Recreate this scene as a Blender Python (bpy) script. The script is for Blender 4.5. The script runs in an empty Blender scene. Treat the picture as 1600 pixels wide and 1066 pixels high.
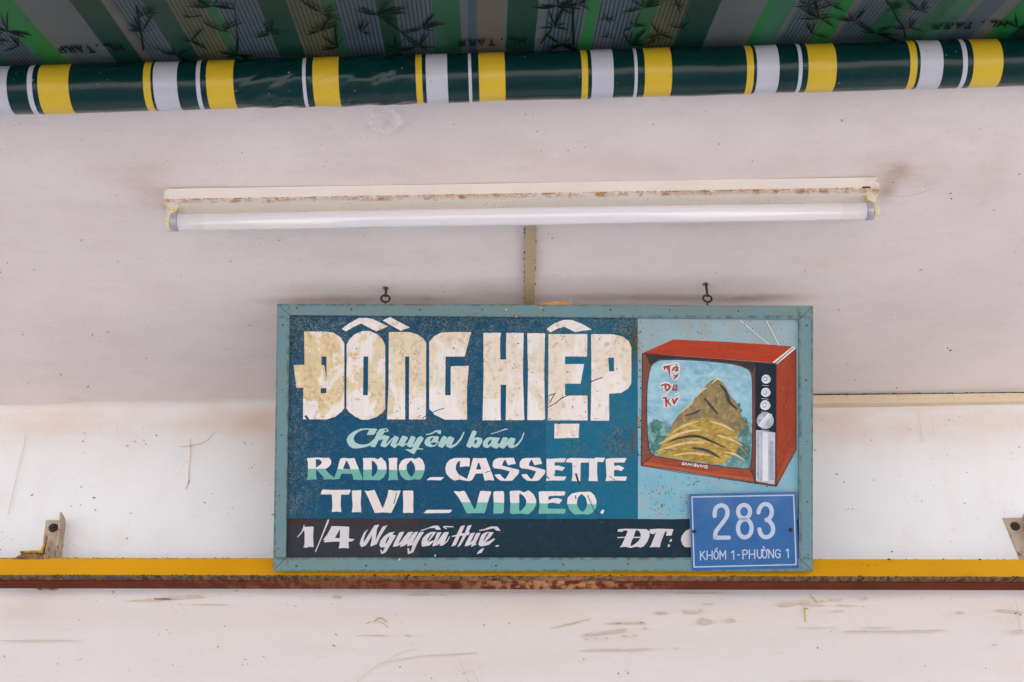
import bpy, bmesh, math, random
from mathutils import Vector, Matrix
from mathutils.geometry import tessellate_polygon
R = math.radians
rnd = random.Random(7)
sc = bpy.context.scene
C = sc.collection

# ------------------------------------------------------------------ camera, sky, sun, exposure
ALPHA = R(36.0)            # the camera looks up by this much
FPX = 2222.0               # 50 mm lens on a 36 mm frame, in pixels of the 1600 px wide photograph
CAM = Vector((0, 0, 1.6))
cd = bpy.data.cameras.new('camera')
cam = bpy.data.objects.new('camera', cd)
C.objects.link(cam)
cam.location = CAM
cam.rotation_euler = (R(90) + ALPHA, 0, 0)
cd.sensor_width = 36
cd.lens = FPX / 1600 * 36
cd.clip_start = 0.05
cd.clip_end = 500
sc.camera = cam

SUN_EL, SUN_AZ = R(56), R(22)
w = bpy.data.worlds.new('World')
sc.world = w
w.use_nodes = True
nt = w.node_tree
sky = nt.nodes.new('ShaderNodeTexSky')
sky.sky_type = 'NISHITA'
sky.sun_disc = False
sky.sun_elevation = SUN_EL
sky.sun_rotation = SUN_AZ
sky.air_density = 1.0
sky.dust_density = 3.5
bg = nt.nodes['Background']
bg.inputs['Strength'].default_value = 0.15
nt.links.new(sky.outputs[0], bg.inputs['Color'])

sl = bpy.data.lights.new('sun', 'SUN')
sl.energy = 4.2
sl.angle = R(0.6)
sl.color = (1.0, 0.94, 0.86)
so = bpy.data.objects.new('sun', sl)
C.objects.link(so)
sdir = Vector((math.sin(SUN_AZ) * math.cos(SUN_EL), math.cos(SUN_AZ) * math.cos(SUN_EL), math.sin(SUN_EL)))
so.rotation_euler = sdir.to_track_quat('Z', 'Y').to_euler()
so.location = sdir * 20

sc.view_settings.view_transform = 'Standard'
sc.view_settings.look = 'None'
sc.view_settings.gamma = 1
sc.view_settings.exposure = 1.58
sc.view_settings.use_curve_mapping = False
sc.cycles.use_denoising = True
sc.cycles.max_bounces = 10
sc.cycles.diffuse_bounces = 6

# ------------------------------------------------------------------ measuring: where the lines of sight meet the real surfaces
FW = Vector((0, math.cos(ALPHA), math.sin(ALPHA)))
UP = Vector((0, -math.sin(ALPHA), math.cos(ALPHA)))
RT = Vector((1, 0, 0))
def ray(px, py):
    return (FW * FPX + RT * (px - 800) + UP * (533 - py)).normalized()
def hit(px, py, p0, n):
    d = ray(px, py)
    return CAM + d * ((p0 - CAM).dot(n) / d.dot(n))
def hitY(px, py, y):
    return hit(px, py, Vector((0, y, 0)), Vector((0, 1, 0)))

CEIL_Z = 1.6 + 1.6625
CT = 0.0150                                  # the soffit rises a little to the right
CN = Vector((-CT, 0, 1)).normalized()
def ceil_z(x): return CEIL_Z + CT * x
def onC(px, py, drop=0.0):
    return hit(px, py, Vector((0, 0, CEIL_Z - drop)), CN)
WALL_Y = 2.506
def onW(px, py, out=0.0):
    return hitY(px, py, WALL_Y - out)

# ------------------------------------------------------------------ material helpers
class M:
    def __init__(s, name, rough=0.6, spec=0.4, metal=0.0):
        s.m = bpy.data.materials.new(name)
        s.m.use_nodes = True
        s.t = s.m.node_tree
        s.b = s.t.nodes['Principled BSDF']
        s.b.inputs['Roughness'].default_value = rough
        s.b.inputs['Specular IOR Level'].default_value = spec
        s.b.inputs['Metallic'].default_value = metal
        s.tc = s.t.nodes.new('ShaderNodeTexCoord').outputs['Object']
        s._sep = None
    def put(s, sock, v):
        if isinstance(v, bpy.types.NodeSocket): s.t.links.new(v, sock)
        elif isinstance(v, (tuple, list)) and len(v) == 3 and sock.type == 'RGBA': sock.default_value = (*v, 1)
        else: sock.default_value = v
    def math(s, op, a, b=None, c=None, clamp=False):
        n = s.t.nodes.new('ShaderNodeMath'); n.operation = op; n.use_clamp = clamp
        s.put(n.inputs[0], a)
        if b is not None: s.put(n.inputs[1], b)
        if c is not None: s.put(n.inputs[2], c)
        return n.outputs[0]
    def xyz(s):
        if s._sep is None:
            n = s.t.nodes.new('ShaderNodeSeparateXYZ'); s.t.links.new(s.tc, n.inputs[0]); s._sep = n.outputs
        return s._sep
    def noise(s, scale, detail=4, rough=0.55, stretch=None, off=(0, 0, 0), dist=0.0):
        n = s.t.nodes.new('ShaderNodeTexNoise')
        n.inputs['Scale'].default_value = scale; n.inputs['Detail'].default_value = detail
        n.inputs['Roughness'].default_value = rough; n.inputs['Distortion'].default_value = dist
        mp = s.t.nodes.new('ShaderNodeMapping')
        s.t.links.new(s.tc, mp.inputs[0])
        mp.inputs['Location'].default_value = off
        if stretch: mp.inputs['Scale'].default_value = stretch
        s.t.links.new(mp.outputs[0], n.inputs['Vector'])
        return n.outputs['Fac']
    def step(s, v, lo, hi, smooth=False):
        n = s.t.nodes.new('ShaderNodeMapRange')
        if smooth: n.interpolation_type = 'SMOOTHSTEP'
        s.put(n.inputs[0], v)
        n.inputs[1].default_value = lo; n.inputs[2].default_value = hi
        n.inputs[3].default_value = 0; n.inputs[4].default_value = 1
        return n.outputs[0]
    def mix(s, f, a, b):
        n = s.t.nodes.new('ShaderNodeMix'); n.data_type = 'RGBA'; n.clamp_factor = True
        s.put(n.inputs[0], f); s.put(n.inputs[6], a); s.put(n.inputs[7], b)
        return n.outputs[2]
    def mul(s, *v):
        r = v[0]
        for q in v[1:]: r = s.math('MULTIPLY', r, q)
        return r
    def mx(s, a, b): return s.math('MAXIMUM', a, b)
    def blob(s, c, r):
        """1 at the point c, falling to 0 at the radii r"""
        n = s.t.nodes.new('ShaderNodeVectorMath'); n.operation = 'SUBTRACT'
        s.t.links.new(s.tc, n.inputs[0]); n.inputs[1].default_value = c
        n2 = s.t.nodes.new('ShaderNodeVectorMath'); n2.operation = 'DIVIDE'
        s.t.links.new(n.outputs[0], n2.inputs[0]); n2.inputs[1].default_value = r
        n3 = s.t.nodes.new('ShaderNodeVectorMath'); n3.operation = 'LENGTH'
        s.t.links.new(n2.outputs[0], n3.inputs[0])
        return s.step(n3.outputs['Value'], 1, 0, True)
    def bump(s, h, strength=0.3, dist=0.002):
        n = s.t.nodes.new('ShaderNodeBump')
        n.inputs['Strength'].default_value = strength; n.inputs['Distance'].default_value = dist
        s.t.links.new(h, n.inputs['Height']); s.t.links.new(n.outputs[0], s.b.inputs['Normal'])
    def col(s, v): s.put(s.b.inputs['Base Color'], v)
    def rough(s, v): s.put(s.b.inputs['Roughness'], v)
def hexl(h):
    """a colour seen in the photograph as sRGB hex, made linear"""
    v = [int(h[i:i + 2], 16) / 255 for i in (0, 2, 4)]
    return tuple((c / 12.92 if c <= 0.04045 else ((c + 0.055) / 1.055) ** 2.4) for c in v)
def shade(c, k): return tuple(min(1, x * k) for x in c)
def grainy(name, c, rough=0.6, amt=0.18, scale=120, spec=0.4, bump=0.0):
    m = M(name, rough, spec)
    n = m.noise(scale, 5)
    m.col(m.mix(m.step(n, 0.3, 0.7), shade(c, 1 - amt), shade(c, 1 + amt)))
    if bump: m.bump(n, bump, 0.001)
    return m.m

# ------------------------------------------------------------------ mesh helpers
def link(name, me, mat=None, parent=None):
    o = bpy.data.objects.new(name, me)
    C.objects.link(o)
    if mat is not None and me is not None:
        for mm in (mat if isinstance(mat, (list, tuple)) else [mat]): me.materials.append(mm)
    if parent is not None: o.parent = parent
    return o
def from_data(name, vs, fs, mat, parent=None, smooth=False, mi=None):
    me = bpy.data.meshes.new(name)
    me.from_pydata([tuple(v) for v in vs], [], fs)
    bm = bmesh.new(); bm.from_mesh(me)
    bmesh.ops.recalc_face_normals(bm, faces=bm.faces)
    bm.to_mesh(me); bm.free()
    if smooth: me.shade_smooth()
    if mi:
        for p, k in zip(me.polygons, mi): p.material_index = k
    me.update()
    return link(name, me, mat, parent)
def thing(name, label, cat, loc=(0, 0, 0), rot=(0, 0, 0), group=None):
    o = bpy.data.objects.new(name, None); C.objects.link(o)
    o.empty_display_size = 0.05
    o.location = loc; o.rotation_euler = rot
    o['label'] = label; o['category'] = cat
    if group: o['group'] = group
    return o
def tag(o, label, cat, group=None):
    o['label'] = label; o['category'] = cat
    if group: o['group'] = group
    return o
def prism(name, poly, axis_pts, mat, parent=None, bevel=0.0, smooth=False):
    """poly: list of (y, z) offsets, swept between the two points of axis_pts"""
    vs, n = [], len(poly)
    for p in axis_pts:
        for y, z in poly: vs.append((p[0], p[1] + y, p[2] + z))
    fs = [(i, (i + 1) % n, n + (i + 1) % n, n + i) for i in range(n)]
    fs += [tuple(range(n)), tuple(range(2 * n - 1, n - 1, -1))]
    o = from_data(name, vs, fs, mat, parent, smooth)
    if bevel:
        b = o.modifiers.new('bevel', 'BEVEL'); b.width = bevel; b.segments = 2; b.limit_method = 'ANGLE'
    return o
def box(name, lo, hi, mat, parent=None, bevel=0.0):
    return prism(name, [(lo[1], lo[2]), (hi[1], lo[2]), (hi[1], hi[2]), (lo[1], hi[2])],
                 [(lo[0], 0, 0), (hi[0], 0, 0)], mat, parent, bevel)
def tube(name, pts, r, mat, parent=None, seg=12, closed=False):
    vs, fs = [], []
    n = len(pts); pts = [Vector(p) for p in pts]
    for i, p in enumerate(pts):
        a = pts[(i - 1) % n] if (closed or i > 0) else p
        b = pts[(i + 1) % n] if (closed or i < n - 1) else p
        t = (b - a).normalized()
        u = t.cross(Vector((0.13, 0.9, 0.2))).normalized(); v = t.cross(u)
        rr = r[i] if isinstance(r, (list, tuple)) else r
        for k in range(seg):
            q = 2 * math.pi * k / seg
            vs.append(p + (u * math.cos(q) + v * math.sin(q)) * rr)
    for i in range(n if closed else n - 1):
        for k in range(seg):
            j = (i + 1) % n
            fs.append((i * seg + k, i * seg + (k + 1) % seg, j * seg + (k + 1) % seg, j * seg + k))
    if not closed:
        fs.append(tuple(range(seg))); fs.append(tuple(range(n * seg - 1, (n - 1) * seg - 1, -1)))
    return from_data(name, vs, fs, mat, parent, True)

def chaikin(p, k=0.2):
    out = []
    n = len(p)
    for i in range(n):
        a, b = p[i], p[(i + 1) % n]
        out.append((a[0] + (b[0] - a[0]) * k, a[1] + (b[1] - a[1]) * k))
        out.append((a[0] + (b[0] - a[0]) * (1 - k), a[1] + (b[1] - a[1]) * (1 - k)))
    return out
def wobble(p, amt, step=3.0):
    """the uneven edge of a brush: subdivide the outline and push it about by up to amt pixels"""
    out = []
    n = len(p)
    for i in range(n):
        a, b = p[i], p[(i + 1) % n]
        L = math.hypot(b[0] - a[0], b[1] - a[1])
        k = max(1, int(L / step))
        for j in range(k):
            t = j / k
            q = 0 if j == 0 else amt
            out.append((a[0] + (b[0] - a[0]) * t + rnd.uniform(-q, q), a[1] + (b[1] - a[1]) * t + rnd.uniform(-q, q)))
    return out
def blob_poly(cx, cy, rx, ry, ang=0, n=12, irr=0.3):
    out = []
    ca, sa = math.cos(R(ang)), math.sin(R(ang))
    for i in range(n):
        t = 2 * math.pi * i / n
        k = 1 + rnd.uniform(-irr, irr)
        x, y = rx * k * math.cos(t), ry * k * math.sin(t)
        out.append((cx + x * ca - y * sa, cy + x * sa + y * ca))
    return out
def stroke_poly(pts, w, cap=True):
    """outline of a brush stroke along pts; w: one width or one per point"""
    n = len(pts)
    ws = w if isinstance(w, (list, tuple)) else [w] * n
    L, Rr = [], []
    for i, (x, y) in enumerate(pts):
        a = pts[max(0, i - 1)]; b = pts[min(n - 1, i + 1)]
        dx, dy = b[0] - a[0], b[1] - a[1]; l = math.hypot(dx, dy) or 1
        nx, ny = -dy / l * ws[i] / 2, dx / l * ws[i] / 2
        L.append((x + nx, y + ny)); Rr.append((x - nx, y - ny))
    def arc(c, p, q):
        if not cap: return []
        a0 = math.atan2(p[1] - c[1], p[0] - c[0]); r = math.hypot(p[0] - c[0], p[1] - c[1])
        return [(c[0] + r * math.cos(a0 - math.pi * k / 6), c[1] + r * math.sin(a0 - math.pi * k / 6)) for k in range(1, 6)]
    return L + arc(pts[-1], L[-1], Rr[-1]) + Rr[::-1] + arc(pts[0], Rr[0], L[0])
def segments(name, lines, w, put3, w0, mat, parent, facing, ext=0.35):
    """small lettering: every straight piece of a stroke on a layer of its own, a hair above the last"""
    vs, fs = [], []
    k = 0
    for pts in lines:
        for i in range(len(pts) - 1):
            (x0, y0), (x1, y1) = pts[i], pts[i + 1]
            l = math.hypot(x1 - x0, y1 - y0) or 1
            ux, uy = (x1 - x0) / l, (y1 - y0) / l
            e = w * ext; h = w / 2
            q = [(x0 - ux * e - uy * h, y0 - uy * e + ux * h), (x1 + ux * e - uy * h, y1 + uy * e + ux * h), (x1 + ux * e + uy * h, y1 + uy * e - ux * h), (x0 - ux * e + uy * h, y0 - uy * e - ux * h)]
            b = len(vs)
            vs += [put3(x, y, w0 + 0.000012 * k) for x, y in q]
            fs.append((b, b + 1, b + 2, b + 3)); k += 1
    me = bpy.data.meshes.new(name)
    me.from_pydata([tuple(v) for v in vs], [], fs)
    bm = bmesh.new(); bm.from_mesh(me); bm.normal_update()
    bmesh.ops.reverse_faces(bm, faces=[f for f in bm.faces if f.normal.dot(facing) < 0])
    bm.to_mesh(me); bm.free()
    return link(name, me, mat, parent)
def smooth_line(pts, k=6):
    out = []
    n = len(pts)
    for i in range(n - 1):
        p0, p1, p2, p3 = pts[max(0, i - 1)], pts[i], pts[i + 1], pts[min(n - 1, i + 2)]
        for j in range(k):
            t = j / k
            out.append(tuple(0.5 * (2 * p1[d] + (p2[d] - p0[d]) * t + (2 * p0[d] - 5 * p1[d] + 4 * p2[d] - p3[d]) * t * t
                                    + (3 * p1[d] - p0[d] - 3 * p2[d] + p3[d]) * t ** 3) for d in (0, 1)))
    out.append(pts[-1])
    return out
def ellipse_line(cx, cy, rx, ry, n=28):
    return [(cx + rx * math.cos(2 * math.pi * i / n), cy + ry * math.sin(2 * math.pi * i / n)) for i in range(n + 1)]
def tf(g, p):
    ox, oy, s = g
    return [(ox + x / s, oy + y / s) for x, y in p]
def filled(vs, fs, loops, put):
    """fills an outline with its holes; put turns a photo pixel into a point"""
    flat = [q for lp in loops for q in lp]
    tri = tessellate_polygon([[Vector((x, -y, 0)) for x, y in lp] for lp in loops])
    b = len(vs)
    vs += [put(x, y) for x, y in flat]
    fs += [tuple(b + i for i in t) for t in tri]
def sheet(name, shapes, put, mat, parent, facing):
    """paint: one mesh of flat shapes; each shape is a list of loops (outline, holes)"""
    vs, fs = [], []
    for loops in shapes: filled(vs, fs, loops, put)
    me = bpy.data.meshes.new(name)
    me.from_pydata([tuple(v) for v in vs], [], fs)
    bm = bmesh.new(); bm.from_mesh(me)
    bm.normal_update()
    bmesh.ops.reverse_faces(bm, faces=[f for f in bm.faces if f.normal.dot(facing) < 0])
    bmesh.ops.delete(bm, geom=[f for f in bm.faces if f.calc_area() < 1e-12], context='FACES')
    bm.to_mesh(me); bm.free()
    return link(name, me, mat, parent)

# ------------------------------------------------------------------ wall, soffit and ground
def c3(px, py): p = onC(px, py); return (p.x, p.y, p.z)
def w3(px, py): p = onW(px, py); return (p.x, p.y, p.z)

# wall paint
m = M('wall_paint', 0.55, 0.35)
X, Y, Z = m.xyz()
base = hexl('eceef0')
n1 = m.noise(2.3, 6, 0.6)
n2 = m.noise(14, 6, 0.65, (1, 1, 0.6), (3, 1, 7))
n3 = m.noise(90, 4, 0.6, None, (1, 5, 2))
c = m.mix(m.step(n1, 0.35, 0.68), shade(base, 0.93), base)
c = m.mix(m.mul(m.step(n2, 0.50, 0.72), 0.14), c, hexl('d3c2b6'))
c = m.mix(m.mul(m.step(m.noise(420, 3, .6), 0.45, 0.7), 0.10), c, hexl('b9aca6'))
topb = m.step(Z, onW(800, 735).z, onW(800, 640).z, True)
c = m.mix(m.mul(topb, m.step(m.noise(5, 5, 0.6, (1, 1, 2.0), (9, 0, 1)), 0.30, 0.62), 0.50), c, hexl('d9b99e'))
for (px, py, rx, rz, s) in ((405, 665, .10, .06, .55), (420, 720, .06, .10, .3), (80, 668, .20, .03, .28), (330, 668, .2, .03, .3),
                            (1390, 672, .22, .05, .4), (1580, 665, .12, .05, .45), (1300, 655, .08, .03, .3), (60, 960, .2, .06, .3),
                            (470, 975, .12, .03, .22), (840, 950, .1, .06, .3), (1180, 960, .25, .04, .22), (1560, 960, .12, .06, .3),
                            (200, 690, .1, .12, .12), (690, 1050, .12, .04, .28), (30, 1050, .1, .05, .3), (1590, 1040, .1, .06, .35)):
    c = m.mix(m.mul(m.blob(w3(px, py), (rx, 1, rz)), m.step(n2, 0.2, 0.5), s * .8), c, hexl('d6b294'))
low = m.step(Z, onW(800, 935).z, onW(800, 905).z)
c = m.mix(m.mul(m.step(m.noise(3.0, 4, 0.5, (1, 1, 6), (4, 4, 4)), 0.45, 0.7), m.step(Z, onW(800, 900).z, onW(800, 940).z), 0.28), c, hexl('c9b7b0'))
c = m.mix(m.mul(m.step(Z, onW(800, 905).z, onW(800, 960).z), 0.7), c, hexl('e0d2ca'))
c = m.mix(m.mul(m.step(n3, 0.62, 0.80), 0.25), c, hexl('b7a49a'))
m.col(c)
bh = m.math('ADD', m.mul(n2, 0.7), m.mul(n3, 0.25))
m.bump(m.math('ADD', bh, m.mul(m.noise(6, 3, 0.5, (1, 1, 3)), 2.0)), 0.35, 0.003)
WALL = m.m

# soffit paint
m = M('soffit_paint', 0.6, 0.3)
base = hexl('ebe0dc')
n1 = m.noise(1.7, 5, 0.6)
n2 = m.noise(11, 6, 0.65, (0.8, 1.4, 1), (3, 8, 7))
n3 = m.noise(120, 4, 0.6)
c = m.mix(m.step(n1, 0.35, 0.68), shade(base, 0.90), shade(base, 1.03))
c = m.mix(m.mul(m.step(n2, 0.48, 0.74), 0.20), c, hexl('cdb9ae'))
c = m.mix(m.mul(m.step(m.noise(420, 3, .6), 0.45, 0.7), 0.12), c, hexl('a99a98'))
c = m.mix(m.mul(m.step(m.noise(5, 6, 0.65, (1, 2.5, 1), (6, 2, 0), .4), 0.52, 0.70), 0.12), c, hexl('c4b3b4'))
c = m.mix(m.mul(m.step(m.noise(34, 6, 0.7, (1, 1.6, 1), (6, 2, 0)), 0.56, 0.72), 0.20), c, hexl('bfaaa0'))
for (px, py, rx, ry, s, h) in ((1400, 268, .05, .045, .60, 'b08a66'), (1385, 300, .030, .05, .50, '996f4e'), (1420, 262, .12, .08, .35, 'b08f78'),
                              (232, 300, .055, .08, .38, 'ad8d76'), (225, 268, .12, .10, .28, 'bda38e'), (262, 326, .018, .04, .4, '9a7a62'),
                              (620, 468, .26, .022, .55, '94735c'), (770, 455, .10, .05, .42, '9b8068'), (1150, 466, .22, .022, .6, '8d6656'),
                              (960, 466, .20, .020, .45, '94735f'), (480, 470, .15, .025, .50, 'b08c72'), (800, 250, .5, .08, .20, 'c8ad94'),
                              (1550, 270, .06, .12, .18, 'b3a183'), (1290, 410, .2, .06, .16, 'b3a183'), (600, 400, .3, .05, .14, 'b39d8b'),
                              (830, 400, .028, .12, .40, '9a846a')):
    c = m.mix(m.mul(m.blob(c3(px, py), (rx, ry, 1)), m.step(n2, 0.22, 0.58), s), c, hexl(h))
c = m.mix(m.mul(m.step(n3, 0.64, 0.8), 0.22), c, hexl('a8968e'))
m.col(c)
m.bump(m.math('ADD', m.mul(n2, 1.2), m.mul(n3, 0.22)), 0.30, 0.003)
SOFF = m.m

# wall: a sheet that turns into the soffit by a small cove, slightly uneven, with real thickness behind
vs, fs = [], []
xs = [-5 + 10 * i / 260 for i in range(261)]
zl = [0.0, 0.5, 1.0, 1.5] + [1.6 + 0.02 * k for k in range(80)]
top = CEIL_Z - 0.021
zl = [z for z in zl if z < top - 0.07] + [top - 0.06, top - 0.03, top - 0.012]
ledge = onW(800, 985).z
def wall_y(x, z):
    y = WALL_Y + 0.0022 * math.sin(x * 3.1 + z * 2.0) + 0.0016 * math.sin(x * 7.7 - z * 5.1)
    y += 0.0022 * math.tanh((ledge - z + 0.004 * math.sin(x * 4)) / 0.006)
    return y
cols = []
for x in xs:
    t = CT * x
    col_ = [(x, wall_y(x, z), z + (t if z > 2.0 else t * z / 2.0)) for z in zl]
    r = 0.019
    yb = wall_y(x, top)
    for k in range(7):
        a = math.pi / 2 * k / 6
        col_.append((x, yb - r + r * math.cos(a), top + t + r * math.sin(a) + 0.002))
    cols.append(col_)
nz = len(cols[0])
for cl in cols: vs += cl
for i in range(len(xs) - 1):
    for k in range(nz - 1):
        a = i * nz + k
        fs.append((a, a + nz, a + nz + 1, a + 1))
wall = from_data('wall', vs, fs, WALL, None, True)
wall['kind'] = 'structure'
core = box('wall_core', (-5, WALL_Y + 0.012, 0), (5, WALL_Y + 0.19, CEIL_Z - 0.09), WALL, wall)

vs, fs = [], []
NX, NY = 260, 40
EDGE_Y = 1.585
for i in range(NX + 1):
    for j in range(NY + 1):
        x = -5 + 10 * i / NX
        y = EDGE_Y + (WALL_Y + 0.012 - EDGE_Y) * j / NY
        z = ceil_z(x) + 0.0012 * math.sin(x * 4.3 + y * 9) + 0.0009 * math.sin(x * 11 - y * 6)
        vs.append((x, y, z))
for i in range(NX):
    for j in range(NY):
        a = i * (NY + 1) + j
        fs.append((a, a + 1, a + NY + 2, a + NY + 1))
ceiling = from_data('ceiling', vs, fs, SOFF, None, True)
ceiling['kind'] = 'structure'
vs = []
for x in (-5, 5):
    for y, z in ((EDGE_Y, 0.0025), (WALL_Y + 0.2, 0.0025), (WALL_Y + 0.2, 0.16), (EDGE_Y, 0.16)):
        vs.append((x, y, ceil_z(x) + z))
from_data('slab', vs, [(0, 1, 2, 3), (7, 6, 5, 4), (0, 4, 5, 1), (1, 5, 6, 2), (2, 6, 7, 3), (3, 7, 4, 0)], SOFF, ceiling)

# the building above the soffit, and the street in front
m = M('facade_render', 0.7, 0.3)
m.col(m.mix(m.noise(3, 5), hexl('cfc8bc'), hexl('b9b1a4')))
fac = box('facade', (-5, EDGE_Y + 0.03, CEIL_Z + 0.24), (5, WALL_Y + 0.2, CEIL_Z + 1.7), m.m)
fac['kind'] = 'structure'

m = M('street_concrete', 0.85, 0.2)
n = m.noise(0.8, 8, 0.65)
c = m.mix(m.step(n, 0.3, 0.7), hexl('aeaaa6'), hexl('bab6b2'))
c = m.mix(m.mul(m.step(m.noise(25, 6, 0.7), 0.5, 0.75), 0.4), c, hexl('6c6a6a'))
m.col(c); m.bump(m.noise(60, 5), 0.3, 0.004)
g = from_data('ground', [(-80, -80, 0), (80, -80, 0), (80, 80, 0), (-80, 80, 0)], [(0, 1, 2, 3)], m.m)
g['kind'] = 'structure'

# plaster patch on the soffit: a low, rumpled dome
pc = onC(597, 187)
vs, fs = [], []
nr, na = 14, 48
rx, ry = 0.031, 0.030
for i in range(nr + 1):
    rr = i / nr
    for k in range(na):
        a = 2 * math.pi * k / na
        wob = 1 + 0.10 * math.sin(a * 2 + 1) + 0.05 * math.sin(5 * a)
        x = rr * rx * wob * math.cos(a); y = rr * ry * wob * math.sin(a)
        rim = math.exp(-((rr - 0.72) / 0.16) ** 2)
        back = 0.55 + 0.45 * math.sin(a + 0.5)
        h = 0.013 * rim * back + 0.003 * (1 - rr ** 2) * (0.6 + 0.4 * math.sin(3 * x * 100)) + 0.0012 * math.sin(x * 420 + y * 260) * (1 - rr)
        edge = 1 - max(0, (rr - 0.8) / 0.2)
        vs.append((pc.x + x, pc.y + y, ceil_z(pc.x + x) + 0.0015 - h * edge - 0.002 * edge))
for i in range(nr):
    for k in range(na):
        a, b = i * na + k, i * na + (k + 1) % na
        fs.append((a, b, b + na, a + na))
m = M('patch_plaster', 0.5, 0.4)
m.col(m.mix(m.step(m.noise(160, 4), 0.35, 0.7), hexl('ece2e0'), hexl('dccfcc'))); m.bump(m.noise(220, 4), 0.3, 0.001)
from_data('plaster_patch', vs, fs, m.m, ceiling, True)

# specks, chips, runs and scratches: flat marks lying on the paint
SPECK = grainy('speck_dirt', hexl('5a4e49'), 0.8)
SPECKL = grainy('pale_speck', hexl('9a8d88'), 0.8)
CHIP = grainy('bared_plaster', hexl('d0c2b4'), 0.8, 0.10, 60)
RUN = grainy('rusty_run', hexl('d9c6b5'), 0.8, 0.12, 60)
YEL = grainy('yellow_smear', hexl('c9a92e'), 0.6)
up, fwd = Vector((0, 0, 1)), Vector((0, -1, 0))
def putC(px, py): return onC(px, py, 0.0030)
def putW(px, py): return onW(px, py, 0.0075)
def scatter(n, x0, x1, y0, y1, lo, hi, av=lambda x, y: False):
    out = []
    while len(out) < n:
        x, y = rnd.uniform(x0, x1), rnd.uniform(y0, y1)
        if rnd.random() < 0.25 and out:      # in little clusters
            q = out[-1][0][0]; x, y = q[0] + rnd.uniform(-14, 14), q[1] + rnd.uniform(-10, 10)
        if av(x, y): continue
        s = lo + (hi - lo) * rnd.random() ** 3
        out.append([blob_poly(x, y, s * rnd.uniform(0.8, 2.2), s * 0.8, rnd.uniform(-60, 60), 7, 0.35)])
    return out
inlamp = lambda x, y: 250 < x < 1385 and 265 < y < 365
def st(name, shapes, put, mat, parent, f):
    o = sheet(name, shapes, put, mat, parent, f); o['kind'] = 'stuff'; return o
st('dirt_specks', scatter(60, -60, 1660, 150, 600, 0.4, 1.3, lambda x, y: inlamp(x, y) or (y > 470 and 430 < x < 1272)), putC, SPECK, ceiling, -up)
st('faint_specks', scatter(130, -60, 1660, 150, 610, 0.4, 1.5, lambda x, y: inlamp(x, y) or (y > 470 and 430 < x < 1272)), putC, SPECKL, ceiling, -up)
st('dirt_specks', scatter(80, -40, 1640, 650, 1066, 0.4, 1.4, lambda x, y: (430 < x < 1270 and y < 900) or 868 < y < 922), putW, SPECK, wall, fwd)
st('faint_specks', scatter(200, -40, 1640, 650, 1066, 0.4, 1.6, lambda x, y: (430 < x < 1270 and y < 900) or 868 < y < 922), putW, SPECKL, wall, fwd)
chips = [(1033, 958, 10, 2, 0), (1080, 956, 11, 2.6, 4), (1094, 954, 3, 2, 0), (1103, 972, 10, 3.2, -5), (1098, 967, 3, 3, 60), (1142, 969, 8, 2.6, 0), (948, 988, 40, 2.2, -8),
         (958, 974, 11, 1.3, 0), (985, 973, 20, 1.3, -2), (1004, 974, 5, 2, 0), (1008, 982, 4, 1.6, 0), (916, 999, 4, 1.4, 0), (932, 998, 4, 1.2, 0), (948, 997, 3, 1.2, 0),
         (976, 994, 5, 1.6, 0), (993, 993, 4, 1.6, 0), (970, 1015, 57, 1.5, -1), (1055, 1013, 6, 1, 0), (1232, 944, 14, 3, -5), (1258, 941, 8, 2.6, 0), (1285, 940, 5, 2, 0),
         (1297, 938, 4, 2, 0), (1312, 937, 5, 2, 0), (1351, 935, 5, 3, 0), (1107, 944, 11, 1.2, 0), (1275, 946, 17, 1, 0), (1322, 946, 17, 1, 2), (1310, 955, 10, 1, 0),
         (1400, 987, 50, 1, 1), (1340, 987, 20, 1, 0), (890, 975, 30, 1.3, -14), (235, 938, 34, 2.4, -3), (285, 934, 36, 3.0, -2), (527, 933, 8, 3, 5), (655, 930, 17, 1.8, 0),
         (692, 930, 7, 1.4, 0), (587, 993, 25, 1.0, 0), (637, 993, 6, 1.0, 0), (60, 1001, 60, 1.2, 0), (1096, 927, 36, 1.0, 0), (1270, 981, 30, .8, 0), (1450, 985, 34, .8, 0),
         (1370, 981, 26, .8, 0), (330, 945, 30, 1, 0), (1575, 955, 22, 2, 4), (1590, 987, 9, 2.5, 0), (1500, 958, 8, 2, 0), (1290, 1064, 60, 1.0, 0), (1555, 1008, 5, 1.2, 0)]
st('chipped_paint', [[blob_poly(x, y, rx, ry, a, 18, 0.30)] for x, y, rx, ry, a in chips], putW, CHIP, wall, fwd)
runs = [([(40, 678), (37, 700), (30, 728), (22, 765), (12.5, 803)], [.8, 2.2, 2, 1.8, 1.2]), ([(297.5, 685), (297.5, 712), (295.5, 735), (294.5, 755)], [1, 1.6, 2.4, 3]),
        ([(281, 698), (300, 696), (322, 689), (333, 677)], [3, 1.2, 1.2, .6]), ([(1434, 643), (1438, 665), (1442, 690)], [1.2, 1.6, .8]), ([(1456, 657), (1459, 673), (1462, 682)], [.8, 1.4, 1]),
        ([(716, 1027), (724, 1046), (733, 1068)], [.6, 1.6, 1.2]), ([(730, 1030), (740, 1050), (748, 1068)], [.6, 1.4, 1.2]), ([(742, 1034), (756, 1058)], [.8, .8]),
        ([(556, 1068), (575, 1050), (600, 1036), (640, 1028), (672, 1024), (700, 1023), (745, 1020)], [2.4, 2, 1.6, 1.2, 3, 1, .6]), ([(600, 1035), (625, 1020), (650, 1014)], [1, 1, .6]),
        ([(1587, 940), (1592, 965), (1594, 985)], [1.5, 2.2, 1.5]), ([(183, 664), (182, 680)], [.8, 1]), ([(290, 765), (296, 750)], [1, 2.5])]
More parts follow.
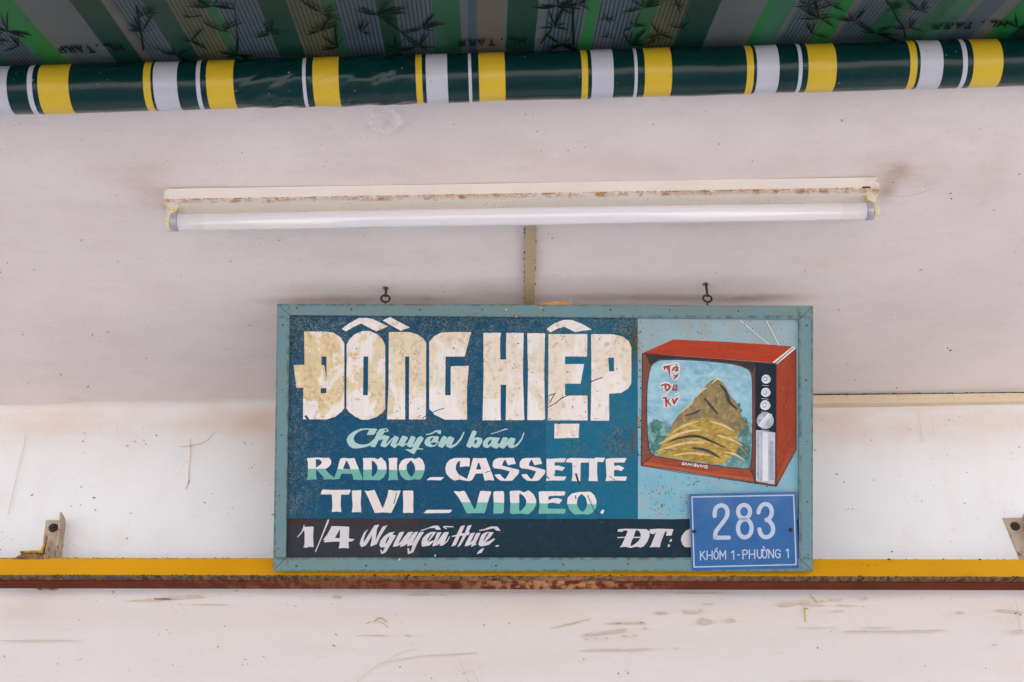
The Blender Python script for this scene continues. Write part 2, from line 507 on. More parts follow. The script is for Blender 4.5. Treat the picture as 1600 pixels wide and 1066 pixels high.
st('rusty_runs', [[wobble(stroke_poly(smooth_line(p, 4), [sum(wd) / len(wd) * .8] * (4 * (len(p) - 1) + 1)), 0.35, 2)] for p, wd in runs], putW, RUN, wall, fwd)
ys = [([(584, 972), (590, 966), (597, 966), (604, 972)], 1.4), ([(588, 969), (600, 975), (606, 980)], .9), ([(572, 975), (580, 971)], .8), ([(1257, 950), (1258, 971)], 2), ([(1265, 928), (1276, 942)], 1.4), ([(1269, 933), (1278, 941)], 1), ([(1290, 878), (1291, 879)], 1)]
st('yellow_smears', [[wobble(stroke_poly(p, q), 0.3, 2)] for p, q in ys], putW, YEL, wall, fwd)
cr = [([(1300, 170), (1301, 171)], .5), ([(1390, 306), (1410, 307), (1430, 304), (1460, 294)], .4)]
st('hairline_crack', [[stroke_poly(smooth_line(p), q)] for p, q in cr], putC, SPECKL, ceiling, -up)

# ------------------------------------------------------------------ cable trunking
def trunk_mat(name, h):
    m = M(name, 0.45, 0.4)
    c = m.mix(m.step(m.noise(9, 5, 0.6), 0.35, 0.7), hexl(h), shade(hexl(h), 0.88))
    m.col(m.mix(m.mul(m.step(m.noise(200, 4), 0.62, 0.75), 0.5), c, hexl('6b5b45')))
    return m.m
TR1, TR2 = trunk_mat('yellowed_plastic', 'b8a684'), trunk_mat('cream_plastic', 'ddcbae')
GAP = grainy('black_grime', hexl('2e2620'), 0.9)
a, b = onC(828.9, 352), onC(828.2, 478)
ya, yb_ = onC(829, 335).y, WALL_Y - 0.03
hw = 0.0095
tr = thing('cable_trunking', 'yellowed plastic cable cover running along the soffit from the lamp down to the sign', 'cable trunking', (a.x, ya, ceil_z(a.x)))
tag(tr, tr['label'], 'cable cover')
box('trunking_cover', (-hw, 0, -0.011), (hw, yb_ - ya, -0.003), TR1, tr, 0.0012)
box('trunking_base', (-hw + .001, 0, -0.0028), (hw - .001, yb_ - ya, 0.0005), TR1, tr)
vs, fs = [], []
for s in (-1, 1):
    for k in range(34):
        y = (yb_ - ya) * rnd.random() ** 1.3 * 0.75; r = rnd.uniform(0.0006, 0.0018)
        if k > 26: r *= 1.4
        b0 = len(vs)
        for dx, dy, dz in ((0, -1.6, 0), (1, 0, 0), (0, 1.6, 0), (-.4, 0, 0), (.3, 0, -1.2)):
            vs.append((s * (hw + 0.0003) + s * dx * r, y + dy * r, -0.003 + dz * r))
        fs += [(b0, b0 + 1, b0 + 4), (b0 + 1, b0 + 2, b0 + 4), (b0 + 2, b0 + 3, b0 + 4), (b0 + 3, b0, b0 + 4), (b0, b0 + 3, b0 + 2, b0 + 1)]
o = from_data('grime_crumbs', vs, fs, GAP, tr); o['kind'] = 'stuff'

# horizontal cover in the corner between soffit and wall
pl = onW(1255, 632.2, 0.016); pr = onW(1600, 628.2, 0.016)
sl_ = (pr.z - pl.z) / (pr.x - pl.x)
x0, x1 = pl.x - 0.25, pr.x + 0.9
zb = lambda x: pl.z + 0.0015 + sl_ * (x - pl.x)
tr = thing('cable_trunking', 'cream plastic cable cover in the corner of wall and soffit right of the sign', 'cable cover', (x0, WALL_Y, zb(x0)))
A = (0, 0, 0); B = (x1 - x0, 0, zb(x1) - zb(x0))
hh = 0.0215
prism('trunking_cover', [(-0.017, 0), (-0.004, 0), (-0.004, hh), (-0.017, hh)], [A, B], TR2, tr, 0.0015)
prism('trunking_base', [(-0.004, 0.001), (0.002, 0.001), (0.002, hh - .001), (-0.004, hh - .001)], [A, B], TR2, tr)
vs, fs = [], []
for k in range(360):
    t = rnd.random(); x = (x1 - x0) * t; r = rnd.uniform(0.0006, 0.0014) * (1.8 if rnd.random() < 0.08 else 1)
    z = B[2] * t + hh + rnd.uniform(-0.0002, 0.0014); b0 = len(vs)
    for dx, dy, dz in ((-2.6, 0, 0), (0, 0, -.8), (2.6, 0, 0), (0, 0, .9), (0, -1, 0)):
        vs.append((x + dx * r, -0.0172 + dy * r, z + dz * r))
    fs += [(b0, b0 + 1, b0 + 4), (b0 + 1, b0 + 2, b0 + 4), (b0 + 2, b0 + 3, b0 + 4), (b0 + 3, b0, b0 + 4), (b0, b0 + 3, b0 + 2, b0 + 1)]
o = from_data('grime_crumbs', vs, fs, GAP, tr); o['kind'] = 'stuff'
prism('grime_line', [(-0.0165, hh + .0002), (-0.006, hh + .0002), (-0.006, hh + .0022), (-0.0165, hh + .0016)], [A, B], GAP, tr)

# ------------------------------------------------------------------ fluorescent lamp
p1, p2 = onC(257.5, 294.2), onC(1370.5, 276.0)
ax = (p2 - p1); L = ax.length
lamp = thing('fluorescent_lamp', 'unlit white fluorescent tube lamp with rust stained batten under the soffit', 'lamp')
ex = ax.normalized(); ez = CN - ex * CN.dot(ex); ez.normalize(); ey = ez.cross(ex)
lamp.matrix_world = Matrix((( ex.x, ey.x, ez.x, p1.x), (ex.y, ey.y, ez.y, p1.y), (ex.z, ey.z, ez.z, p1.z), (0, 0, 0, 1)))
BH, BD = 0.0275, 0.048
m = M('batten_enamel', 0.4, 0.5)
X, Y, Z = m.xyz()
base = hexl('f1ebe3')
c = m.mix(m.step(m.noise(8, 5), 0.35, 0.7), base, shade(base, 0.92))
edge = m.mul(m.step(Z, -BH + 0.005, -BH - 0.0015, True), m.step(Y, 0.012, 0.004))
rust = m.mul(edge, m.step(m.noise(34, 8, 0.7, (1, 1, 1), (0, 0, 2)), 0.50, 0.60), 0.95)
rust2 = m.mul(m.step(Z, -BH + 0.016, -BH, True), m.step(m.noise(260, 5, 0.6, (1, 1, 1)), 0.63, 0.70))
c = m.mix(m.mul(m.step(Z, -BH + 0.001, -BH - 0.001), 0.4), c, hexl('e6dccd'))
thin = m.mul(m.step(m.math('ABSOLUTE', m.math('ADD', Z, BH)), 0.0019, 0.0009), m.step(Y, 0.01, 0.003), m.step(m.noise(30, 9, 0.8, (1, .6, .6), (0, 0, 6)), 0.44, 0.56))
c = m.mix(m.mul(thin, .75), c, hexl('c99554'))
c = m.mix(rust, c, m.mix(m.noise(150, 4), hexl('bd7c2c'), hexl('94602a')))
c = m.mix(m.mul(rust2, 0.7), c, hexl('7c6040'))
endr = m.math('ADD', m.step(X, L - 0.03, L, True), m.step(X, 0.012, 0.0, True))
c = m.mix(m.mul(endr, m.step(m.noise(90, 5), 0.45, 0.65), 0.6), c, hexl('a07a45'))
m.col(c)
ENAM = m.m
prism('batten', [(0, -0.001), (0, -BH + .003), (-0.0016, -BH + .001), (-0.0016, -BH - .001), (0.003, -BH - .0012), (BD, -BH - .0012), (BD, -0.001)],
      [(0, 0, 0), (L, 0, 0)], ENAM, lamp, 0.0008)
# rust blisters along the lower lip
vs, fs = [], []
RUST = grainy('lamp_rust', hexl('a8722c'), 0.9, 0.35, 300)
for cx, wd in ((.065, .04), (.105, .025), (.15, .03), (.30, .02), (.345, .012), (.21, .01), (.255, .01), (.48, .02), (.62, .02), (.68, .015), (.76, .04), (.86, .05), (.96, .05), (1.04, .04), (1.13, .05)):
    for k in range(int(wd * 620)):
        x = min(L - .01, cx + rnd.uniform(-wd, wd)); z = -BH - .0012 + rnd.uniform(-.0006, .0022); r = rnd.uniform(.0004, .0011); b0 = len(vs)
        for dx, dy, dz in ((-2.4, 0, 0), (0, 0, -.7), (2.4, 0, 0), (0, 0, .8), (0, -.5, 0)):
            vs.append((x + dx * r, -0.0019 + dy * r * .6, z + dz * r))
        fs += [(b0, b0 + 1, b0 + 4), (b0 + 1, b0 + 2, b0 + 4), (b0 + 2, b0 + 3, b0 + 4), (b0 + 3, b0, b0 + 4)]
o = from_data('rust_flakes', vs, fs, RUST, lamp); o['kind'] = 'stuff'

TR = 0.0158
ty, tz = 0.026, -BH - 0.0275
xa, xb = 0.0135, L - 0.012
m = M('tube_glass', 0.22, 0.6)
X, Y, Z = m.xyz()
e = m.math('MAXIMUM', m.step(X, 0.075, 0.068), m.step(X, L - 0.07, L - 0.063))
c = m.mix(e, hexl('e9e4e6'), hexl('e2dddf'))
m.col(m.mix(m.mul(m.step(m.noise(170, 4), 0.70, 0.76), 0.5), c, hexl('b0a29a')))
m.b.inputs['Coat Weight'].default_value = 1.0; m.b.inputs['Coat Roughness'].default_value = 0.04
GLASS = m.m
m = M('aluminium_cap', 0.4, 0.5, 0.35); m.col(m.mix(m.noise(120), hexl('b9b8bd'), hexl('a3a2a8'))); ALU = m.m
def cyl(name, x0, x1, r, mat, parent, seg=40, y=ty, z=tz, bev=0.0):
    prof = [(x0, r - bev), (x0 + bev, r), (x1 - bev, r), (x1, r - bev)] if bev else [(x0, r), (x1, r)]
    vs, fs = [], []
    for (x, q) in prof:
        for k in range(seg):
            t = 2 * math.pi * k / seg
            vs.append((x, y + q * math.cos(t), z + q * math.sin(t)))
    for i in range(len(prof) - 1):
        for k in range(seg):
            fs.append((i * seg + k, i * seg + (k + 1) % seg, (i + 1) * seg + (k + 1) % seg, (i + 1) * seg + k))
    fs += [tuple(range(seg)), tuple(range((len(prof)) * seg - 1, (len(prof) - 1) * seg - 1, -1))]
    o = from_data(name, vs, fs, mat, parent)
    for p in o.data.polygons: p.use_smooth = len(p.vertices) == 4
    return o
tb = cyl('tube', xa + 0.0125, xb - 0.0125, TR, GLASS, lamp)
cyl('end_cap', xa, xa + 0.0123, TR + 0.0007, ALU, lamp, bev=0.0015)
cyl('end_cap', xb - 0.0123, xb, TR + 0.0007, ALU, lamp, bev=0.0015)
m = M('holder_plastic', 0.5, 0.4)
m.col(m.mix(m.step(m.noise(70, 5), 0.5, 0.75), hexl('e8dab4'), hexl('a8894e'))); HOLD = m.m
def holder(sx, mirror):
    y0, y1 = ty - 0.011, ty + 0.011
    pf = [(-0.003, -BH + .004), (0.011, -BH + .004), (0.011, -BH - .006), (0.004, -BH - .016), (0.001, -BH - .03), (0.001, tz - 0.0135), (-0.0065, tz - 0.0135), (-0.0075, -BH - .03), (-0.004, -BH - .012), (-0.003, -BH - .004)]
    if mirror: pf = [(-x, z) for x, z in pf]
    vs = [(sx + x, y, z) for y in (y0, y1) for x, z in pf]; n = len(pf)
    fs = [(i, (i + 1) % n, n + (i + 1) % n, n + i) for i in range(n)] + [tuple(range(n)), tuple(range(2 * n - 1, n - 1, -1))]
    o = from_data('tube_holder', vs, fs, HOLD, lamp)
    b = o.modifiers.new('bevel', 'BEVEL'); b.width = 0.0015; b.segments = 2; b.limit_method = 'ANGLE'
holder(xa - 0.0015, False)
holder(xb + 0.0015, True)
m = grainy('holder_slot_rust', hexl('4a3522'), 0.9)
box('screw', (L - 0.030, -0.0022, -BH - .0005), (L - 0.016, 0.002, -BH + 0.0035), m, lamp, 0.0008)

# ------------------------------------------------------------------ steel beam below the sign
bl, br = hitY(0, 871.3, 2.41), hitY(1600, 874.3, 2.41)
k_ = (br.z - bl.z) / (br.x - bl.x)
bz = bl.z + k_ * (0 - bl.x)
fz = 0.0355
beam = thing('steel_beam', 'long steel angle beam, yellow on its face and rusty brown below, running under the sign', 'steel beam', (0, 2.41, bz))
e0, e1 = (-3.0, 0, -3.0 * k_), (3.0, 0, 3.0 * k_)
m = M('yellow_paint', 0.45, 0.2)
X, Y, Z = m.xyz()
yb0 = hexl('d99b00')
c = m.mix(m.step(m.noise(2.2, 4), 0.35, 0.65), yb0, shade(yb0, 0.86))
c = m.mix(m.mul(m.step(m.noise(400, 4, .6), 0.66, 0.72), 0.7), c, hexl('6e4a14'))
c = m.mix(m.mul(m.step(Z, -0.002, 0.0005), m.step(m.noise(60, 6), 0.45, 0.6), 0.8), c, hexl('5c3f1c'))
c = m.mix(m.mul(m.step(m.noise(16, 7, 0.7, (1, 1, 3), (3, 0, 3)), 0.58, 0.70), 0.35), c, hexl('a87410'))
c = m.mix(m.mul(m.step(m.noise(120, 7, 0.75, (1, 1, 1), (8, 0, 3)), 0.66, 0.70), 0.8), c, hexl('6b3f1a'))
c = m.mix(m.mul(m.blob((0.655, 0, -0.012), (.05, 1, .012)), m.step(m.noise(170, 6, .7), .56, .6), .9), c, hexl('5c3417'))
m.col(c); m.bump(m.noise(70, 4), 0.12, 0.001)
YP = m.m
o = prism('front_flange', [(0, 0), (0, -fz), (0.004, -fz), (0.004, 0)], [e0, e1], YP, beam, 0.0008)
m = M('grimy_steel', 0.9, 0.2)
n = m.noise(130, 6, 0.7, (1, 0.35, 1))
c = m.mix(m.step(n, 0.38, 0.62), hexl('3a2c20'), hexl('917350'))
ctr = m.blob((0.05, 0.01, -0.04), (0.55, 1, 1))
c = m.mix(m.mul(ctr, m.step(m.noise(40, 7, 0.7, (1, 1, 1), (5, 5, 5)), 0.42, 0.6)), c, hexl('ac7f60'))
c = m.mix(m.mul(m.blob((-0.75, 0.01, -0.04), (0.3, 1, 1)), m.step(m.noise(25, 5), 0.45, 0.6), 0.7), c, hexl('5a5a5e'))
m.col(c); m.bump(n, 0.8, 0.003)
GR = m.m
m = M('red_oxide', 0.6, 0.1)
n = m.noise(22, 4, 0.5, (1, 0.4, 1))
c = m.mix(m.step(n, 0.35, 0.7), hexl('6e2f1a'), hexl('5c2715'))
ctr = m.math('ADD', m.blob((0.09, 0.03, -0.04), (0.26, 1, 1)), m.mul(m.blob((-0.3, 0.03, -0.04), (0.5, 1, 1)), .25))
c = m.mix(m.mul(ctr, m.step(m.noise(70, 7, 0.7, (0.8, 0.4, 1), (2, 2, 2)), 0.46, 0.56)), c, hexl('c58c62'))
c = m.mix(m.mul(m.step(m.noise(220, 5), 0.64, 0.72), 0.6), c, hexl('2c1a12'))
m.col(c); m.bump(m.noise(90, 4, .6, (1, .4, 1)), 0.12, 0.001)
RO = m.m
prism('welded_lip', [(0.0006, -fz - .0002), (0.0026, -fz - 0.0024), (0.019, -fz - 0.0014), (0.019, -fz - .0002)], [e0, e1], GR, beam)
prism('bottom_flange', [(0.0192, -fz - 0.0006), (0.0192, -fz - 0.0040), (0.050, -fz - 0.0040), (0.050, -fz - .0006)], [e0, e1], RO, beam, 0.0006)
prism('inner_web', [(0.0042, -fz + .0001), (0.050, -fz + .0001), (0.050, -fz + .004), (0.0042, -fz + .004)], [e0, e1], RO, beam)
# paint crumbs along the yellow edge and beads below
vs, fs = [], []
for k in range(420):
    x = rnd.uniform(-0.85, 1.0); r = rnd.uniform(0.0004, 0.0011) * (2.0 if rnd.random() < .05 else 1); z = -fz + rnd.uniform(-.0016, .0004) + k_ * x
    if rnd.random() < .2: z = rnd.uniform(-.0005, .0006) + k_ * x
    b0 = len(vs)
    for dx, dy, dz in ((-1.8, 0, 0), (0, 0, -1), (1.8, 0, 0), (0, 0, 1), (0, -1, 0)):
        vs.append((x + dx * r, -0.0003 + dy * r * .6, z + dz * r))
    fs += [(b0, b0 + 1, b0 + 4), (b0 + 1, b0 + 2, b0 + 4), (b0 + 2, b0 + 3, b0 + 4), (b0 + 3, b0, b0 + 4)]
o = from_data('rust_flakes', vs, fs, grainy('dark_rust', hexl('402718'), .9), beam); o['kind'] = 'stuff'

# ------------------------------------------------------------------ wall brackets that carry the beam
m = M('painted_rusty_steel', 0.75, 0.3)
n = m.noise(75, 8, 0.7)
c = m.mix(m.step(m.noise(20, 5), 0.3, 0.7), hexl('cdbdab'), hexl('a8957f'))
c = m.mix(m.step(n, 0.53, 0.63), c, hexl('6e5645'))
m.col(c); m.bump(n, 0.5, 0.002)
BK = m.m
m = M('bolt_steel', 0.6, 0.4, 0.3); m.col(m.mix(m.noise(300, 4), hexl('241f1d'), hexl('4e443e'))); BO = m.m
def bracket(name, label, pxl, pxr, ytop, lean, bolt, flange):
    TL = onW(pxl, ytop, 0.006); TRp = onW(pxr, ytop, 0.006)
    zt = TL.z; zbm = onW(pxl, 921, 0.006).z
    root = thing(name, label, 'bracket', (TL.x, WALL_Y, zbm))
    wd = TRp.x - TL.x; H = zt - zbm
    sh = lean * H
    def quadbox(nm, pts, y0, y1):
        vs = [(x, y, z) for y in (y0, y1) for x, z in pts]
        fs = [(0, 1, 2, 3), (7, 6, 5, 4), (0, 4, 5, 1), (1, 5, 6, 2), (2, 6, 7, 3), (3, 7, 4, 0)]
        o = from_data(nm, vs, fs, BK, root)
        b = o.modifiers.new('bevel', 'BEVEL'); b.width = 0.0007; b.segments = 1
    quadbox('back_plate', [(sh, 0), (wd + sh, 0), (wd, H), (0, H)], -0.006, -0.0015)
    quadbox('side_plate', [(wd + sh - 0.0035, 0), (wd + sh, 0), (wd, H + .001), (wd - 0.0035, H + .001)], -flange, -0.0062)
    bp = onW(bolt[0], bolt[1], 0.008)
    bx, bzz = bp.x - TL.x, bp.z - zbm
    vs, fs = [], []
    for (y, r) in ((-0.0062, .0094), (-0.0085, .0091), (-0.0095, .0080), (-.0095, 0.0001)):
        for k in range(20):
            t = 2 * math.pi * k / 20; vs.append((bx + r * math.cos(t), y, bzz + r * math.sin(t)))
    for i in range(3):
        for k in range(20): fs.append((i * 20 + k, i * 20 + (k + 1) % 20, (i + 1) * 20 + (k + 1) % 20, (i + 1) * 20 + k))
    bo = from_data('bolt', vs, fs, BO, root)
    vs = [(bx - .001 + .0045 * math.cos(t), y, bzz + .0015 + .0045 * math.sin(t)) for y in (-.0096, -.0135) for t in [math.pi / 3 * k for k in range(6)]]
    from_data('nut', vs, [(0, 1, 2, 3, 4, 5), (11, 10, 9, 8, 7, 6)] + [(i, (i + 1) % 6, 6 + (i + 1) % 6, 6 + i) for i in range(6)], BO, bo)
    return root
b1 = bracket('wall_bracket', 'dirty cream angle iron bracket bolted to the wall above the beam at the far left', 71.5, 102.5, 812.5, 0.085, (83, 824.5), 0.037)
b2 = bracket('wall_bracket', 'rust speckled angle iron bracket bolted to the wall above the beam at far right', 1567, 1599, 809, 0.17, (1586.5, 822), 0.037)
b1['group'] = b2['group'] = 'brackets holding the beam'
# short angle stub welded on the left, its end painted yellow
pf = hitY(66, 864, 2.405)
def stub():
    y0, y1 = 2.405, WALL_Y - 0.008
    xr, z0 = pf.x, pf.z
    t = 0.003
    prof = [(-0.041, 0), (0.0012, 0), (0.0032, 0.036), (0.0002, 0.037), (-0.0026, 0.0042), (-0.041, 0.003)]
    loc = b1.location
    vs = [(xr + x - loc.x, y - loc.y, z0 + z - loc.z) for y in (y0, y1) for x, z in prof]; n = len(prof)
    fs = [(i, (i + 1) % n, n + (i + 1) % n, n + i) for i in range(n)] + [tuple(range(n)), tuple(range(2 * n - 1, n - 1, -1))]
    o = from_data('angle_stub', vs, fs, GR, b1)
    vs = [(xr + x * 1.0 - loc.x, y - loc.y, z0 + z - loc.z) for y in (y0 - .0016, y0 - .0002) for x, z in
          [(-0.0412, -.0002), (0.0014, -.0002), (0.0022, 0.018), (-0.0014, 0.018), (-0.0028, 0.0044), (-0.0412, 0.0032)]]
    fs = [(i, (i + 1) % n, n + (i + 1) % n, n + i) for i in range(n)] + [tuple(range(n)), tuple(range(2 * n - 1, n - 1, -1))]
    e = from_data('yellow_end', vs, fs, YP, o)
    # the sloping foot below the stub
    vs = [(xr + x - loc.x, y - loc.y, z0 + z - loc.z) for y in (y0 + .004, y1) for x, z in [(-0.056, -0.011), (0.004, -0.011), (0.001, -.0004), (-0.040, -.0004)]]
    from_data('weld_plate', vs, [(0, 1, 2, 3), (7, 6, 5, 4), (0, 4, 5, 1), (1, 5, 6, 2), (2, 6, 7, 3), (3, 7, 4, 0)], GR, b1)
    xx = xr + .0035 - loc.x
    vs = [(xx + dx, y - loc.y, z0 + z - loc.z) for dx in (0, .0025) for y, z in ((y0 + .002, 0.036), (y1, 0.036), (y1, -0.010), (y0 + .002, -0.010))]
    from_data('gusset', vs, [(0, 1, 2, 3), (7, 6, 5, 4), (0, 4, 5, 1), (1, 5, 6, 2), (2, 6, 7, 3), (3, 7, 4, 0)], BK, b1)
stub()

# ------------------------------------------------------------------ the shop sign
YT = 2.11                                           # depth at which the hooks hang
tp = hitY(800, 476.8, YT)
bp_ = hitY(800, 893.0, 2.388)
SV = (tp - bp_).normalized()
SN = RT.cross(SV).normalized()
if SN.y > 0: SN = -SN
th = math.atan2(-SV.y, SV.z)
sign = thing('shop_sign', 'hand painted blue shop sign advertising radio, cassette, tivi and video in a blue green frame', 'sign', bp_, (th, 0, 0))
SIGN_M = Matrix.Translation(bp_) @ Matrix.Rotation(th, 4, 'X')
SI = SIGN_M.inverted()
FRAME_W, BOARD_W = 0.0, -0.0075
def S(px, py, w=0.0):
    """photo pixel to sign coordinates, on the plane w metres in front of the frame's face"""
    p = hit(px, py, bp_ + SN * w, SN)
    return SI @ p
outv = Vector((0, -1, 0))
def paint(name, shapes, w, mat, parent=None):
    return sheet(name, shapes, lambda x, y: S(x, y, BOARD_W + w), mat, parent or sign, outv)
def su(px): return S(px, 685).x
def sv(py): return S(800, py).z

# frame: four mitred bars
def frame_mat():
    m = M('frame_paint', 0.6, 0.2)
    X, Y, Z = m.xyz()
    c = m.mix(m.step(m.noise(7, 5, 0.6, (1, 1, 1)), 0.40, 0.62), hexl('6a8b92'), hexl('708a88'))
    c = m.mix(m.mul(m.step(m.noise(16, 6, 0.65, (1, 1, 1), (3, 0, 0)), 0.50, 0.68), 0.7), c, hexl('5f8a98'))
    c = m.mix(m.mul(m.step(Z, sv(500), sv(474)), m.step(m.noise(9, 5, 0.6, (1, 1, 4), (8, 0, 0)), 0.42, 0.62), 0.6), c, hexl('837a70'))
    c = m.mix(m.mul(m.step(m.noise(150, 5, 0.65), 0.58, 0.72), 0.55), c, hexl('3d5557'))
    c = m.mix(m.mul(m.step(m.noise(240, 4, 0.6, None, (1, 2, 3)), 0.70, 0.74), 0.8), c, hexl('c9cbc6'))
    ed = None
    for sock, v in ((X, su(430)), (X, su(449.5)), (X, su(1250)), (X, su(1270))):
        q = m.step(m.math('ABSOLUTE', m.math('SUBTRACT', sock, v)), 0.0045, 0.0008); ed = q if ed is None else m.mx(ed, q)
    for sock, v in ((Z, sv(476)), (Z, sv(495.5)), (Z, sv(872.5)), (Z, sv(892.5))):
        q = m.step(m.math('ABSOLUTE', m.math('SUBTRACT', sock, v)), 0.0045, 0.0008); ed = m.mx(ed, q)
    c = m.mix(m.mul(ed, m.step(m.noise(70, 7, 0.7, None, (1, 7, 1)), 0.44, 0.58), 0.75), c, hexl('46504e'))
    c = m.mix(m.mul(m.step(m.noise(45, 7, 0.75, (1, 1, 2.5), (5, 0, 3)), 0.60, 0.68), 0.5), c, hexl('8f9a94'))
    c = m.mix(m.mul(m.step(m.noise(28, 7, 0.7, (2.0, 1, 1), (2, 0, 9)), 0.60, 0.68), 0.45), c, hexl('7c7464'))
    m.col(c); m.bump(m.noise(180, 5), 0.25, 0.001)
    return m.m
FM = frame_mat()
OT = [(433, 474.5), (1270.8, 478), (1270.3, 893), (426.5, 892.6)]
IN = [(452.5, 492.6), (1248.6, 499.2), (1248.2, 871.5), (446.5, 871.5)]
for i in range(4):
    j = (i + 1) % 4
    q = [OT[i], OT[j], IN[j], IN[i]]
    # a hair's gap at each mitre
    cxm = sum(p[0] for p in q) / 4; cym = sum(p[1] for p in q) / 4
    g2 = 0.25
    q = [(x + (g2 if x < cxm else -g2) * (1 if i in (0, 2) else 0), y + (g2 if y < cym else -g2) * (0 if i in (0, 2) else 1)) for x, y in q]
    f = [S(x, y, 0) for x, y in q]
    bk = [p + Vector((0, 0.027, 0)) for p in f]
    o = from_data('frame_bar', f + bk, [(0, 1, 2, 3), (7, 6, 5, 4), (0, 4, 5, 1), (1, 5, 6, 2), (2, 6, 7, 3), (3, 7, 4, 0)], FM, sign)
    b = o.modifiers.new('bevel', 'BEVEL'); b.width = 0.0009; b.segments = 2
NAILM = grainy('nail_head', hexl('2b2a29'), 0.6)
def disc(name, c, r, h, mat, parent, seg=10):
    vs = [(c.x + r * math.cos(2 * math.pi * k / seg), c.y - hh_, c.z + r * math.sin(2 * math.pi * k / seg)) for hh_ in (0, h) for k in range(seg)]
    fs = [(i, (i + 1) % seg, seg + (i + 1) % seg, seg + i) for i in range(seg)] + [tuple(range(seg)), tuple(range(2 * seg - 1, seg - 1, -1))]
    return from_data(name, vs, fs, mat, parent)
nails = [(464, 481.5), (549, 483.5), (656.5, 484), (753.5, 484), (849, 485), (954, 484.3), (1046.5, 484.8), (1153.5, 486.5), (1247, 487.5), (442, 508), (441, 609), (440, 680), (437, 774.5), (435, 857),
         (463, 884.5), (665, 882.5), (572, 884), (775, 884), (880, 882.5), (981, 881), (1260.5, 508.5), (1259.5, 594), (1261, 690), (1261.5, 784), (1262.5, 867)]
n0 = None
for x, y in nails:
    p = S(x, y, 0)
    if n0 is None: n0 = disc('nail', Vector((0, 0, 0)), 0.0019, 0.0006, NAILM, sign); o = n0
    else:
        o = n0.copy(); C.objects.link(o)
    o.location = p; s_ = rnd.uniform(0.65, 1.0); o.scale = (s_, 1, s_)

# board with its blue ground
m = M('blue_sign_paint', 0.45, 0.1)
X, Y, Z = m.xyz()
blue = hexl('13466f')
n1 = m.noise(6, 6, 0.6); n2 = m.noise(60, 6, 0.7, (1, 1, 1)); n3 = m.noise(330, 4, 0.7); n4 = m.noise(22, 6, 0.65, None, (4, 0, 4))
c = m.mix(m.step(n1, 0.38, 0.62), hexl('064a6c'), hexl('0c5272'))
right = m.step(X, su(853) - .0004, su(853) + .0004)
right2 = m.step(X, su(740), su(853))
c = m.mix(m.mul(right2, 0.35), c, hexl('0c6a8c'))
c = m.mix(m.mul(right, 0.55), c, hexl('157390'))
c = m.mix(m.mul(right, m.step(n4, 0.45, 0.62), m.step(Z, sv(720), sv(600)), 0.45), c, hexl('3a6f80'))
# worn, greyish areas: left edge, top edge, under the big letters
wl = m.step(X, su(520), su(452), True)
wt = m.step(Z, sv(560), sv(495), True)
wear = m.math('ADD', m.mul(wl, 0.75), m.mul(wt, 0.85))
for (px, py, rx, rz, s) in ((480, 540, .05, .06, .6), (500, 690, .07, .04, .35), (720, 520, .03, .03, .5), (640, 665, .10, .02, .45), (780, 665, .08, .03, .55),
                            (985, 530, .03, .06, .8), (970, 690, .05, .045, .8), (900, 700, .05, .03, .3), (740, 590, .02, .08, .35), (860, 600, .02, .12, .35)):
    wear = m.math('ADD', wear, m.mul(m.blob(S(px, py, BOARD_W)[:], (rx, 1, rz)), s))
wear = m.math('ADD', wear, 0.17)
wear = m.mul(wear, m.step(n4, 0.25, 0.55), 1.35)
c = m.mix(m.mul(wear, 0.45), c, hexl('2e5465'))
c = m.mix(m.mul(wear, m.step(n3, 0.47, 0.57), m.step(n2, 0.38, 0.56), 1.0), c, hexl('66767a'))
c = m.mix(m.mul(wear, m.step(m.noise(420, 3, .6, None, (9, 9, 9)), 0.53, 0.61), 0.9), c, hexl('17303c'))
# brown rust run at the panel's edge
rb = m.mul(m.mx(m.mul(m.blob(S(990, 540, BOARD_W)[:], (.010, 1, .07)), 1.4), m.blob(S(989, 690, BOARD_W)[:], (.010, 1, .04))), m.step(n2, 0.38, 0.55))
c = m.mix(m.mul(rb, 0.8), c, hexl('4b4a2a'))
c = m.mix(m.mul(m.step(n3, 0.66, 0.72), 0.35), c, hexl('6f8a93'))
m.col(c); m.bump(m.math('ADD', m.mul(n2, .6), n3), 0.25, 0.0008)
m.rough(m.math('ADD', 0.40, m.mul(n2, 0.25)))
BLUE = m.m
q = [(449, 489), (1252, 495.5), (1252, 875), (443.5, 875)]
f = [S(x, y, BOARD_W) for x, y in q]; bk = [p + Vector((0, 0.008, 0)) for p in f]
from_data('board', f + bk, [(0, 1, 2, 3), (7, 6, 5, 4), (0, 4, 5, 1), (1, 5, 6, 2), (2, 6, 7, 3), (3, 7, 4, 0)], BLUE, sign)

# pale panel behind the television
m = M('pale_blue_paint', 0.45, 0.15)
X, Y, Z = m.xyz()
c = m.mix(m.step(Z, sv(760), sv(520), True), hexl('74aec2'), hexl('8fa9b0'))
c = m.mix(m.mul(m.step(m.noise(14, 6, 0.6), 0.42, 0.62), 0.5), c, hexl('93bcc9'))
c = m.mix(m.mul(m.step(m.noise(35, 6, 0.7, None, (2, 2, 2)), 0.46, 0.66), 0.55), c, hexl('a3a7a4'))
c = m.mix(m.mul(m.step(m.noise(12, 7, 0.7, (2.5, 1, .7), (8, 2, 2)), 0.52, 0.66), m.step(Z, sv(600), sv(500)), 0.5), c, hexl('9c9788'))
c = m.mix(m.mul(m.step(m.noise(170, 5, 0.7), 0.63, 0.68), m.step(m.noise(20, 3, .5, None, (7, 1, 1)), 0.45, 0.6), 0.85), c, hexl('34444a'))
lb = m.step(X, su(1003), su(997))
